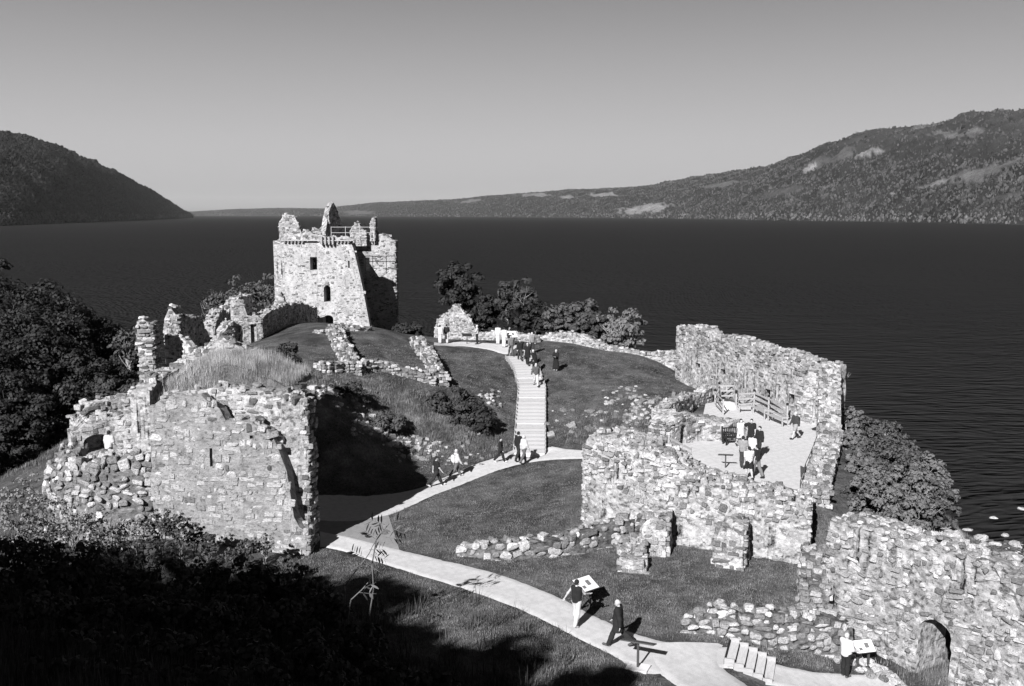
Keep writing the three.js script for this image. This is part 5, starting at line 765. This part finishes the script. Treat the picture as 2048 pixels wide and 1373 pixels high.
{
  // three pale benches under a post and rail fence
  const B = [[onCourt(1474, 826), onCourt(1508, 826), 'left of three, facing out'], [onCourt(1511, 827), onCourt(1536, 842), 'middle of three, turned'], [onCourt(1540, 843), onCourt(1572, 857), 'right of three, turned']];
  for (const [a, b, w] of B) { const dx = b[0] - a[0], dz = b[2] - a[2]; slatBench('pale slatted bench below the hall wall, ' + w, [(a[0] + b[0]) / 2, a[1], (a[2] + b[2]) / 2], Math.atan2(-dz, dx), mats.wood, Math.hypot(dx, dz) * 0.96, false, 'pale benches below the hall wall'); }
  const fence = (name, label, pts, h, rails, caps, mat, open) => {
    const o = pts[0], t = thing(name, label, 'fence', null, o); pts = pts.map((p) => [p[0] - o[0], p[1] - o[1], p[2] - o[2]]);
    pts.forEach((p) => { bar('post', t, mat, p[0], p[1] + h / 2, p[2], 0.1, h + 0.2, 0.1); if (caps) bar('post_cap', t, mats.darkWood, p[0], p[1] + h + 0.17, p[2], 0.13, 0.16, 0.13, 0, 0.78); });
    for (let i = 0; i < pts.length - 1; i++) if (!open || !open.includes(i)) for (let r = 0; r < rails; r++) { const y = h * (0.25 + 0.72 * r / (rails - 1)); between('rail', t, mat, [pts[i][0], pts[i][1] + y, pts[i][2]], [pts[i + 1][0], pts[i + 1][1] + y, pts[i + 1][2]], 0.05, 0.1); }
    return t;
  };
  fence('post_and_rail_fence', 'weathered post and rail fence with dark caps behind the pale benches', [onCourt(1472, 818), onCourt(1508, 816), onCourt(1537, 828), onCourt(1574, 846)], 1.05, 3, true, mats.wood);
  fence('post_and_rail_fence', 'weathered fenced landing with dark capped posts left of the pale benches', [onCourt(1446, 832), onCourt(1430, 815), onCourt(1438, 800), onCourt(1468, 800), onCourt(1472, 820)], 1.05, 3, true, mats.wood);
  fence('plank_fence', 'pale four rail wooden fence sloping down at the court entrance', [onCourt(1337, 914), onCourt(1366, 930), onCourt(1384, 940)], 1.1, 4, false, mats.wood);
  const pl = thing('landing_slab', 'pale paved slab inside the fenced landing', 'paving slab', null, onCourt(1455, 816)); bar('slab', pl, mats.panel, 0, 0.12, 0, 1.1, 0.3, 1.6, 0, 0.2);
  // thin metal railing on the sea wall side
  const pts = [[1643, 872], [1634, 905], [1622, 940], [1610, 968], [1600, 1004]].map(([a, b]) => onCourt(a, b)), o = pts[0], t = thing('metal_railing', 'thin dark metal railing along the inside of the sea wall', 'railing', null, o);
  for (const p of pts) bar('post', t, mats.metal, p[0] - o[0], p[1] - o[1] + 0.5, p[2] - o[2], 0.04, 1.05, 0.04);
  for (let i = 0; i < pts.length - 1; i++) for (const y of [0.35, 0.7, 1.02]) between('rail', t, mats.metal, [pts[i][0] - o[0], pts[i][1] - o[1] + y, pts[i][2] - o[2]], [pts[i + 1][0] - o[0], pts[i + 1][1] - o[1] + y, pts[i + 1][2] - o[2]], 0.03, 0.03);
  const sg = thing('warning_sign', 'small dark triangular sign hung on the metal railing', 'sign', null, [pts[3][0] - 0.03, pts[3][1] + 0.55, pts[3][2]], -1.1);
  const sh = new THREE.Shape(); sh.moveTo(-0.3, 0.3); sh.lineTo(0.3, 0.25); sh.lineTo(-0.25, -0.3); sh.closePath(); mesh('plate', new THREE.ExtrudeGeometry(sh, { depth: 0.03, bevelEnabled: false }), mats.metal, sg);
  // post and wire on the round tower stump
  const ps = atZ(272, 812, 50.5), st = thing('timber_stake', 'slender timber stakes joined by a rail on the round tower stump', 'stake', null, [ps.x, 4.6, ps.z]); for (const dx of [0, 0.35]) bar('stake', st, mats.wood, dx, 0.4, 0, 0.07, 1.5, 0.07); bar('rail', st, mats.wood, 0.17, 0.8, 0, 0.5, 0.05, 0.04);
}
// ------------------------------------------------------------------ people
seed(71);
function surfaceNet(f, lo, hi, c) {
  const n = [0, 1, 2].map((k) => Math.ceil((hi[k] - lo[k]) / c) + 1), [nx, ny, nz] = n, val = new Float32Array(nx * ny * nz), id = new Int32Array(nx * ny * nz).fill(-1), P = [], I = [];
  let q = 0; for (let k = 0; k < nz; k++) for (let j = 0; j < ny; j++) for (let i = 0; i < nx; i++) val[q++] = f(lo[0] + i * c, lo[1] + j * c, lo[2] + k * c);
  const at = (i, j, k) => i + nx * (j + ny * k), E = [[0, 1], [2, 3], [4, 5], [6, 7], [0, 2], [1, 3], [4, 6], [5, 7], [0, 4], [1, 5], [2, 6], [3, 7]];
  for (let k = 0; k < nz - 1; k++) for (let j = 0; j < ny - 1; j++) for (let i = 0; i < nx - 1; i++) {
    const v = [at(i, j, k), at(i + 1, j, k), at(i, j + 1, k), at(i + 1, j + 1, k), at(i, j, k + 1), at(i + 1, j, k + 1), at(i, j + 1, k + 1), at(i + 1, j + 1, k + 1)].map((w) => val[w]); let m = 0; for (let w = 0; w < 8; w++) if (v[w] < 0) m |= 1 << w; if (m === 0 || m === 255) continue;
    let x = 0, y = 0, z = 0, s = 0; for (const [a, b] of E) if ((v[a] < 0) !== (v[b] < 0)) { const t = v[a] / (v[a] - v[b]); x += lerp(a & 1, b & 1, t); y += lerp((a >> 1) & 1, (b >> 1) & 1, t); z += lerp((a >> 2) & 1, (b >> 2) & 1, t); s++; }
    id[at(i, j, k)] = P.length / 3; P.push(lo[0] + (i + x / s) * c, lo[1] + (j + y / s) * c, lo[2] + (k + z / s) * c);
  }
  for (let k = 1; k < nz - 1; k++) for (let j = 1; j < ny - 1; j++) for (let i = 1; i < nx - 1; i++) {
    const a = val[at(i, j, k)] < 0, quad = (w, x, y, z, fl) => { if (fl) I.push(w, y, x, x, y, z); else I.push(w, x, y, y, x, z); };
    if (a !== val[at(i + 1, j, k)] < 0) quad(id[at(i, j - 1, k - 1)], id[at(i, j, k - 1)], id[at(i, j - 1, k)], id[at(i, j, k)], !a);
    if (a !== val[at(i, j + 1, k)] < 0) quad(id[at(i - 1, j, k - 1)], id[at(i - 1, j, k)], id[at(i, j, k - 1)], id[at(i, j, k)].valueOf(), a === false ? true : false);
    if (a !== val[at(i, j, k + 1)] < 0) quad(id[at(i - 1, j - 1, k)], id[at(i, j - 1, k)], id[at(i - 1, j, k)], id[at(i, j, k)], !a);
  }
  const g = new THREE.BufferGeometry(), U = []; for (let i = 0; i < P.length; i += 3) U.push(P[i] * 2.5, P[i + 1] * 2.5);
  g.setAttribute('position', new THREE.Float32BufferAttribute(P, 3)); g.setAttribute('uv', new THREE.Float32BufferAttribute(U, 2)); g.setIndex(I); g.computeVertexNormals(); return g;
}
const cap = (p, a, b, ra, rb) => { const ax = p[0] - a[0], ay = p[1] - a[1], az = p[2] - a[2], bx = b[0] - a[0], by = b[1] - a[1], bz = b[2] - a[2], t = clamp((ax * bx + ay * by + az * bz) / (bx * bx + by * by + bz * bz || 1), 0, 1); return Math.hypot(ax - bx * t, ay - by * t, az - bz * t) - (ra + (rb - ra) * t); };
const smin = (a, b, k) => { const h = Math.max(k - Math.abs(a - b), 0) / k; return Math.min(a, b) - h * h * k * 0.25; };
const ell = (p, c, r) => { const x = (p[0] - c[0]) / r[0], y = (p[1] - c[1]) / r[1], z = (p[2] - c[2]) / r[2], k = Math.hypot(x, y, z); return (k - 1) * Math.min(...r); };
function bonesGeo(bones, grow, k, c, extra) {
  const lo = [9, 9, 9], hi = [-9, -9, -9]; for (const [a, b, ra, rb] of bones) for (const [q, r] of [[a, ra], [b, rb]]) for (let i = 0; i < 3; i++) { lo[i] = Math.min(lo[i], q[i] - r - grow - 2.5 * c); hi[i] = Math.max(hi[i], q[i] + r + grow + 2.5 * c); }
  return surfaceNet((x, y, z) => { const p = [x, y, z]; let d = 9; for (const [a, b, ra, rb] of bones) { const e = cap(p, a, b, ra + grow, rb + grow); d = e - d > k ? d : d - e > k ? e : smin(d, e, k); } return extra ? extra(p, d) : d; }, lo, hi, c);
}
// head (chin at 0, crown at .23, facing +z) and hand (wrist at 0, fingers along -y), each made once
const headGeo = surfaceNet((x, y, z) => { const p = [x, y, z]; let d = ell(p, [0, 0.135, -0.01], [0.074, 0.098, 0.092]); d = smin(d, ell(p, [0, 0.06, 0.02], [0.056, 0.062, 0.062]), 0.05); d = smin(d, cap(p, [0, 0.118, 0.082], [0, 0.085, 0.1], 0.008, 0.014), 0.014); d = smin(d, cap(p, [-0.022, 0.052, 0.077], [0.022, 0.052, 0.077], 0.007, 0.007), 0.01); for (const s of [-1, 1]) { d = smin(d, ell(p, [s * 0.077, 0.105, -0.01], [0.01, 0.03, 0.02]), 0.01); d = Math.max(d, -(Math.hypot(x - s * 0.03, y - 0.118, z - 0.083) - 0.014)); d = Math.min(d, Math.hypot(x - s * 0.03, y - 0.118, z - 0.068) - 0.012); } return d; }, [-0.11, -0.02, -0.12], [0.11, 0.26, 0.13], 0.0085);
const handBones = [[[0, 0, 0], [0, -0.04, 0.0], 0.024, 0.026], [[-0.022, -0.04, 0], [-0.024, -0.09, 0.004], 0.017, 0.015], [[0.022, -0.04, 0], [0.022, -0.09, 0.004], 0.017, 0.015], ...[[-0.03, 0.055], [-0.01, 0.075], [0.01, 0.07], [0.029, 0.052]].flatMap(([x, l]) => [[[x, -0.085, 0.004], [x * 1.1, -0.085 - l * 0.5, 0.012], 0.0095, 0.009], [[x * 1.1, -0.085 - l * 0.5, 0.012], [x * 1.1, -0.085 - l * 0.92, 0.032], 0.009, 0.008]]), [[-0.026, -0.02, 0.004], [-0.056, -0.058, 0.02], 0.012, 0.011], [[-0.056, -0.058, 0.02], [-0.06, -0.088, 0.032], 0.011, 0.009]];
const handGeo = surfaceNet((x, y, z) => { let d = 9; for (const [a, b, ra, rb] of handBones) d = smin(d, cap([x, y, z], a, b, ra, rb), 0.008); return d; }, [-0.09, -0.19, -0.05], [0.07, 0.05, 0.07], 0.0065);
const skinMat = M(0.36, { roughness: 0.7 }), hairMats = { dark: M(0.018), grey: M(0.33), fair: M(0.4) };
const clothMats = {}; const clothMat = (t) => clothMats[t] ??= M(t, { map: T.cloth });
const dotMat = M(0.55, { map: tex(256, (u, v) => { const i = Math.floor(u * 4), j = Math.floor(v * 4), a = u * 4 - i - 0.5 + (j % 2) * 0.2, b = v * 4 - j - 0.5; return Math.hypot(a, b) < 0.2 ? 0.05 : 0.95; }) });
const rotX = (v, a) => [v[0], v[1] * Math.cos(a) - v[2] * Math.sin(a), v[1] * Math.sin(a) + v[2] * Math.cos(a)];
function person(label, pos, heading, o = {}) {
  const s = (o.h ?? 1.72) / 1.72, fat = o.build ?? 1;
  const leg = (sd, a, k) => { const hip = [sd * 0.085, 0.9, 0], kn = [sd * 0.09, 0.9 - 0.42 * Math.cos(a), 0.42 * Math.sin(a)], b = a - k, an = [sd * 0.085, kn[1] - 0.41 * Math.cos(b), kn[2] + 0.41 * Math.sin(b)], pitch = b < -0.25 ? -0.6 : b > 0.25 ? 0.25 : 0; return { hip, kn, an, toe: [an[0] + sd * 0.02, an[1] - 0.045 + 0.17 * Math.sin(pitch), an[2] + 0.17 * Math.cos(pitch)], heel: [an[0], an[1] - 0.045, an[2] - 0.03] }; };
  const st = o.stride ?? 0, L = [leg(1, st, Math.max(0, -st) * 1.0 + 0.05), leg(-1, -st, Math.max(0, st) * 1.0 + 0.05)];
  const low = Math.min(...L.flatMap((l) => [l.toe[1], l.heel[1]])) - 0.035;
  const lean = o.lean ?? 0, up = (v) => { const r = rotX([v[0], v[1] - 0.92, v[2]], lean); return [r[0], r[1] + 0.92, r[2]]; };
  const arm = (sd, f, out, e, inw = 0) => { const sh = [sd * 0.185 * Math.sqrt(fat), 1.39, 0]; let d = rotX([Math.sin(out) * sd, -Math.cos(out), 0], -f), g = rotX([Math.sin(out) * sd - inw * sd, -Math.cos(out), 0], -(f + e)); const el = sh.map((v, i) => v + d[i] * 0.29), wr = el.map((v, i) => v + g[i] * 0.25); return { sh: up(sh), el: up(el), wr: up(wr) }; };
  const A = [arm(1, ...(o.armL ?? [-st * 0.8, 0.12, 0.25])), arm(-1, ...(o.armR ?? [st * 0.8, 0.12, 0.25]))];
  const lift = (b) => b.map(([p, q, r, t]) => [[p[0], p[1] - low, p[2]], [q[0], q[1] - low, q[2]], r, t]);
  const torso = [1, -1].flatMap((sd) => [[[sd * 0.065, 0.9, 0], up([sd * 0.06, 1.1, 0]), 0.105 * fat, 0.098 * fat], [up([sd * 0.06, 1.1, 0]), up([sd * 0.085, 1.3, 0.005]), 0.098 * fat, 0.102 * fat]]).concat([[up([-0.15, 1.385, -0.01]), up([0.15, 1.385, -0.01]), 0.06, 0.06]]);
  const neck = [[up([0, 1.38, -0.01]), up([0, 1.5, 0.0]), 0.056, 0.05]];
  const ups = A.map((a) => [a.sh, a.el, 0.052 * fat, 0.041]), fore = A.map((a) => [a.el, a.wr, 0.041, 0.028]);
  const thighs = L.map((l) => [l.hip, l.kn, 0.088 * fat, 0.058]), calves = L.flatMap((l) => [[l.kn, [lerp(l.kn[0], l.an[0], 0.35), lerp(l.kn[1], l.an[1], 0.35), lerp(l.kn[2], l.an[2], 0.35) - 0.012], 0.057, 0.055], [[lerp(l.kn[0], l.an[0], 0.35), lerp(l.kn[1], l.an[1], 0.35), lerp(l.kn[2], l.an[2], 0.35) - 0.012], l.an, 0.055, 0.038]]), feet = L.map((l) => [[l.heel, l.toe, 0.036, 0.032], [l.an, l.heel, 0.036, 0.036]]);
  const t = thing('person', label, 'person', o.group, pos, heading); t.scale.setScalar(s);
  const C = 0.024, hc = lift([[up([0, 1.47, 0.01]), [0, 0, 0], 0, 0]])[0][0], turn = new THREE.Matrix4().compose(V(...hc), new THREE.Quaternion().setFromEuler(new THREE.Euler(lean * 0.4 + (o.nod ?? 0), o.look ?? 0, 0)), V(1, 1, 1));
  const body = bonesGeo(lift([...torso, ...neck, ...ups, ...fore, ...thighs, ...calves, ...feet.flat()]), 0, 0.05, C);
  const hands = A.map((a, i) => { const w = lift([[a.wr, a.el, 0, 0]])[0], d = V(w[0][0] - w[1][0], w[0][1] - w[1][1], w[0][2] - w[1][2]).normalize(), m = new THREE.Matrix4().compose(V(...w[0]), new THREE.Quaternion().setFromUnitVectors(V(0, -1, 0), d), V(i ? -1 : 1, 1, 1)), g = handGeo.clone(); if (i) { const ix = g.index.array; for (let k = 0; k < ix.length; k += 3) { const q = ix[k]; ix[k] = ix[k + 1]; ix[k + 1] = q; } } return g.applyMatrix4(m); });
  mesh('body', mergeGeometries([body, headGeo.clone().applyMatrix4(turn), ...hands]), skinMat, t);
  const grow = 0.02;
  const hemY = (y, k = 1) => (p, d) => Math.max(d, k * (y - low - p[1]));
  if (o.bottom !== undefined && o.style !== 'dress') mesh(o.shorts ? 'shorts' : 'trousers', bonesGeo(lift([...torso.filter((b) => b[0][1] < 0.95).map(([a, b, r, q]) => [a, [b[0], a[1] + 0.08, a[2]], r, r * 0.97]), ...(o.shorts ? thighs.map(([a, b, r, q]) => [a, [lerp(a[0], b[0], 0.72), lerp(a[1], b[1], 0.72), lerp(a[2], b[2], 0.72)], r + 0.015, q + 0.03]) : [...thighs, ...calves.map(([a, b, r, q]) => [a, b, r + 0.008, q + 0.014])])]), grow, 0.05, C), clothMat(o.bottom), t);
  const sleeves = o.sleeve === 0 ? [] : o.sleeve === 1 ? ups.map(([a, b, r, q]) => [a, [lerp(a[0], b[0], 0.65), lerp(a[1], b[1], 0.65), lerp(a[2], b[2], 0.65)], r + 0.012, q + 0.018]) : [...ups, ...fore];
  const tb = [...torso, ...sleeves];
  if (o.style === 'dress' || o.style === 'coat') { const end = o.hem ?? (o.style === 'dress' ? 0.12 : 0.5); for (const x of [-0.07, 0.07]) tb.push([[x, 0.98, 0], [x * 1.5, end + 0.02, 0], 0.1 * fat, (o.style === 'dress' ? 0.17 : 0.13) * fat]); mesh(o.style === 'dress' ? 'dress' : 'coat', bonesGeo(lift(tb), grow + 0.008, 0.06, C, hemY(end)), clothMat(o.top), t); } else mesh(o.dots ? 'blouse' : 'shirt', bonesGeo(lift(tb), grow + 0.008, 0.05, C, hemY(o.hem ?? 0.84)), o.dots ? dotMat : clothMat(o.top ?? 0.5), t);
  for (const f of feet) mesh('shoe', bonesGeo(lift(f), 0.012, 0.03, 0.02), clothMat(o.shoes ?? 0.04), t);
  const hair = o.hair ?? 'dark', hm = hairMats[hair] ?? hairMats.dark, inv = turn.clone().invert(), hl = o.long ? 0.26 : 0.0;
  mesh(o.hat ? 'hat' : 'hair', surfaceNet((x, y, z) => { const p = [x, y, z]; let d = ell(p, [0, 0.142, -0.016], [0.086, 0.108, 0.104]); if (hl) d = smin(d, cap(p, [0, 0.1, -0.07], [0, 0.1 - hl, -0.085], 0.06, 0.04), 0.05); if (o.hat) d = smin(d, ell(p, [0, 0.16, 0.03], [0.13, 0.018, 0.15]), 0.02); return Math.max(d, o.bald ? Math.max(z + 0.02, y - 0.15) : 0.06 + 0.8 * (z + 0.02) + 0.05 - y - (hl ? 0.5 * Math.max(0, -z - 0.02) * 3 : 0.5 * Math.max(0, -z)), z - 0.085); }, [-0.15, -0.3, -0.2], [0.15, 0.27, 0.2], 0.013).applyMatrix4(turn), hm, t);
  t.pack = { low, up, s };
  return t;
}
function backpack(label, who, tone) { const p = who.pack, b = new THREE.Group(); b.name = numbered('backpack'); b.position.copy(who.position); b.rotation.y = who.rotation.y; b.scale.copy(who.scale); scene.add(tag(b, label, 'backpack')); const y = -p.low; mesh('bag', bonesGeo([[[-0.07, 1.0 + y, -0.2], [-0.07, 1.3 + y, -0.2], 0.085, 0.075], [[0.07, 1.0 + y, -0.2], [0.07, 1.3 + y, -0.2], 0.085, 0.075], [[0, 1.05 + y, -0.26], [0, 1.15 + y, -0.26], 0.06, 0.06]], 0, 0.05, 0.02), clothMat(tone), b); for (const s of [-1, 1]) mesh('strap', mergeGeometries([limb([s * 0.1, 1.36 + y, -0.15], [s * 0.11, 1.46 + y, 0.0], 0.018, 0.018, 0, 3), limb([s * 0.11, 1.46 + y, 0.0], [s * 0.11, 1.2 + y, 0.15], 0.018, 0.018, 0, 3)]), clothMat(0.05), b); return b; }
const G = (px, py, dy = 0.04) => { const p = onGround(px, py); const [sd, sy] = nearStairs(p.x, p.z); return [p.x, (sd < 1 ? Math.max(p.y, sy + 0.04) : p.y) + dy, p.z]; };
const GS2 = (px, py) => { let best = null; for (let i = 0; i < 3; i++) for (let k = 0; k <= 60; k++) { const a = ST[i], b = ST[i + 1], t = k / 60, p = V(lerp(a.x, b.x, t), lerp(a.y, b.y, t) + 0.06, lerp(a.z, b.z, t)), q = p.clone(); q.y -= EYE; const c = Math.cos(PITCH), s = Math.sin(PITCH), d = -q.y * s - q.z * c, v = 686.5 - 2000 * (q.y * c - q.z * s) / d; const e = Math.abs(v - py); if (!best || e < best.e) best = { e, p, d }; } return [(px - 1024) / 2000 * best.d, best.p.y, best.p.z]; };
const PI = Math.PI;
person('person in dark sleeveless vest and white trousers walking up to the white board', G(1153, 1256), 2.5, { top: 0.02, bottom: 0.55, sleeve: 0, stride: 0.16, armL: [-0.35, 0.5, 0.15], armR: [0.7, 0.15, 0.6], shoes: 0.6, h: 1.76 });
person('balding person in long dark coat striding along the path', G(1236, 1296), -1.9, { top: 0.022, bottom: 0.025, style: 'coat', hem: 0.62, stride: 0.42, hair: 'grey', bald: true, nod: 0.25, build: 1.18, h: 1.82, shoes: 0.08 });
person('person in white top and black trousers reading by the water gate wall', G(1691, 1356), 2.2, { top: 0.58, bottom: 0.02, hem: 0.72, build: 1.22, hair: 'fair', armL: [0.3, 0.1, 1.2], armR: [0.2, 0.1, 1.0], shoes: 0.1, h: 1.68 });
person('person in dark shirt striding from the gatehouse shadow, arm swinging', G(873, 975), 1.9, { top: 0.02, bottom: 0.03, sleeve: 1, stride: 0.45, shoes: 0.6, hair: 'dark', h: 1.84 });
const w5 = person('fair haired person in white top carrying a pale backpack', G(913, 956), 2.0, { top: 0.52, bottom: 0.12, sleeve: 2, stride: 0.36, hair: 'fair', shoes: 0.5, h: 1.72 });
backpack('pale backpack on the fair haired person walking the path', w5, 0.7);
person('slim person all in dark clothes walking towards the foot of the stairs', G(1001, 927), 1.3, { top: 0.018, bottom: 0.02, stride: 0.33, hair: 'dark', shoes: 0.6, h: 1.6 });
person('person in black walking beside a companion in white at the foot of the stairs', G(1037, 925), 2.3, { top: 0.018, bottom: 0.025, stride: 0.22, hat: true, hair: 'dark', h: 1.85 });
person('person in white top and grey trousers at the foot of the stairs', G(1048, 929), 2.2, { top: 0.52, bottom: 0.11, stride: 0.25, hair: 'fair', h: 1.74 });
person('person in grey jumper and pale trousers coming down the stairs', GS2(1072, 774), 0.15, { top: 0.09, bottom: 0.55, stride: 0.3, hair: 'fair', armR: [0.2, 0.35, 0.4], h: 1.78 });
person('person in long black dress standing alone on the grass', G(1112, 742), -0.4, { top: 0.016, style: 'dress', armL: [0.5, 0.1, 1.1, 0.5], armR: [0.5, 0.1, 1.1, 0.5], hair: 'fair', h: 1.68, shoes: 0.5, bottom: 0.02 });
person('person in mid grey top first in the cluster at the stair head', GS2(1022, 712), 0.3, { top: 0.16, bottom: 0.08, stride: 0.25, hair: 'dark', h: 1.7 });
person('person in dark jacket in the middle of the stair head cluster', GS2(1040, 722), 0.2, { top: 0.02, bottom: 0.05, stride: 0.2, hair: 'dark', h: 1.74 });
person('person in black short sleeved shirt seen from behind at the stair head', GS2(1055, 731), 2.9, { top: 0.016, bottom: 0.018, style: 'coat', hem: 0.55, sleeve: 1, stride: 0.2, hair: 'grey', h: 1.78 });
person('stooping person in dark coat with a strap lowest in the stair head cluster', GS2(1070, 742), -2.4, { top: 0.02, bottom: 0.03, lean: 0.4, style: 'coat', hem: 0.45, stride: 0.2, hair: 'fair', h: 1.66 });
person('person in grey top furthest back at the stair head', G(1064, 708), 0.4, { top: 0.25, bottom: 0.04, hair: 'fair', stride: 0.15, h: 1.72 });
person('person in white trousers with dark top straps at the far end of the terrace', G(880, 688), 2.6, { top: 0.5, bottom: 0.5, hair: 'dark', armL: [0.6, 0.1, 1.4], h: 1.66 });
person('person in dark jacket and white trousers leaning on the terrace', G(893, 688), 3.0, { top: 0.02, bottom: 0.55, lean: 0.12, hair: 'dark', h: 1.72, armR: [0.4, 0.1, 1.2, 0.4] });
person('person in pale top and dark trousers standing sideways on the terrace', G(954, 690), -1.4, { top: 0.45, bottom: 0.02, armL: [0.5, 0.05, 1.3], hair: 'fair', h: 1.76 });
person('person in white shirt with back turned beside the terrace parapet', G(996, 690), 2.8, { top: 0.56, bottom: 0.5, build: 1.1, hair: 'dark', h: 1.72 });
person('second person in white shirt, nearer the white terrace board', G(1008, 696), 2.5, { top: 0.56, bottom: 0.6, build: 1.08, hair: 'dark', h: 1.76 });
person('person in white coat climbing the short path into the court', G(1332, 848), 2.6, { top: 0.56, bottom: 0.02, style: 'coat', hem: 0.42, hair: 'fair', stride: 0.15, h: 1.66 });
const onC = (px, py) => { const p = onCourt(px, py); p[1] += 0.03; return p; };
person('long haired person in white dress and bare legs by the dark bench', onC(1481, 896), 0.3, { top: 0.56, bottom: 0.5, style: 'coat', hem: 0.55, shorts: true, long: true, sleeve: 1, armL: [0.1, 0.6, 0.3], stride: 0.3, h: 1.7 });
person('person in black holding an arm out beside the white dress', onC(1502, 898), -0.5, { top: 0.018, bottom: 0.02, style: 'coat', hem: 0.5, sleeve: 1, armR: [0.3, 1.2, 0.2], hair: 'dark', h: 1.74, shorts: true });
person('person in dark shirt and cap on the right of the court group', onC(1518, 918), -1.0, { top: 0.02, bottom: 0.03, hair: 'dark', hat: true, stride: 0.15, h: 1.76 });
person('person in grey shirt and dark trousers on the left of the court group', onC(1485, 940), 2.7, { top: 0.25, bottom: 0.05, hair: 'dark', sleeve: 1, stride: 0.12, h: 1.74 });
person('person in white shirt half hidden in the middle of the court group', onC(1504, 930), 2.4, { top: 0.55, bottom: 0.1, hair: 'dark', h: 1.68 });
person('person in white spotted blouse and black shorts nearest in the court group', onC(1497, 962), -2.9, { dots: true, top: 0.52, bottom: 0.02, shorts: true, sleeve: 1, stride: 0.2, hair: 'dark', build: 1.12, h: 1.72, hem: 0.74 });
person('person in dark shirt and grey trousers beside the spotted blouse', onC(1513, 958), -2.6, { top: 0.025, bottom: 0.16, sleeve: 1, stride: 0.28, hair: 'dark', h: 1.76 });
const w29 = person('lone person in dark jacket walking near the hall wall', onC(1590, 880), -1.2, { top: 0.05, bottom: 0.3, shorts: true, stride: 0.35, hair: 'fair', h: 1.74 });
backpack('dark backpack on the lone person near the hall wall', w29, 0.03);
{ const p = atZ(219, 938, 47.7); person('dark haired person in white shirt climbing on the round tower stump', [p.x, 3.06, p.z], 2.8, { top: 0.55, bottom: 0.1, sleeve: 1, lean: 0.1, stride: 0.3, hair: 'dark', h: 1.78, armL: [0.1, 0.25, 0.3], armR: [0.2, 0.2, 0.5] }); }
scene.traverse((o) => { if (o.isMesh) { o.castShadow = true; o.receiveShadow = true; } });
renderer.render(scene, camera);
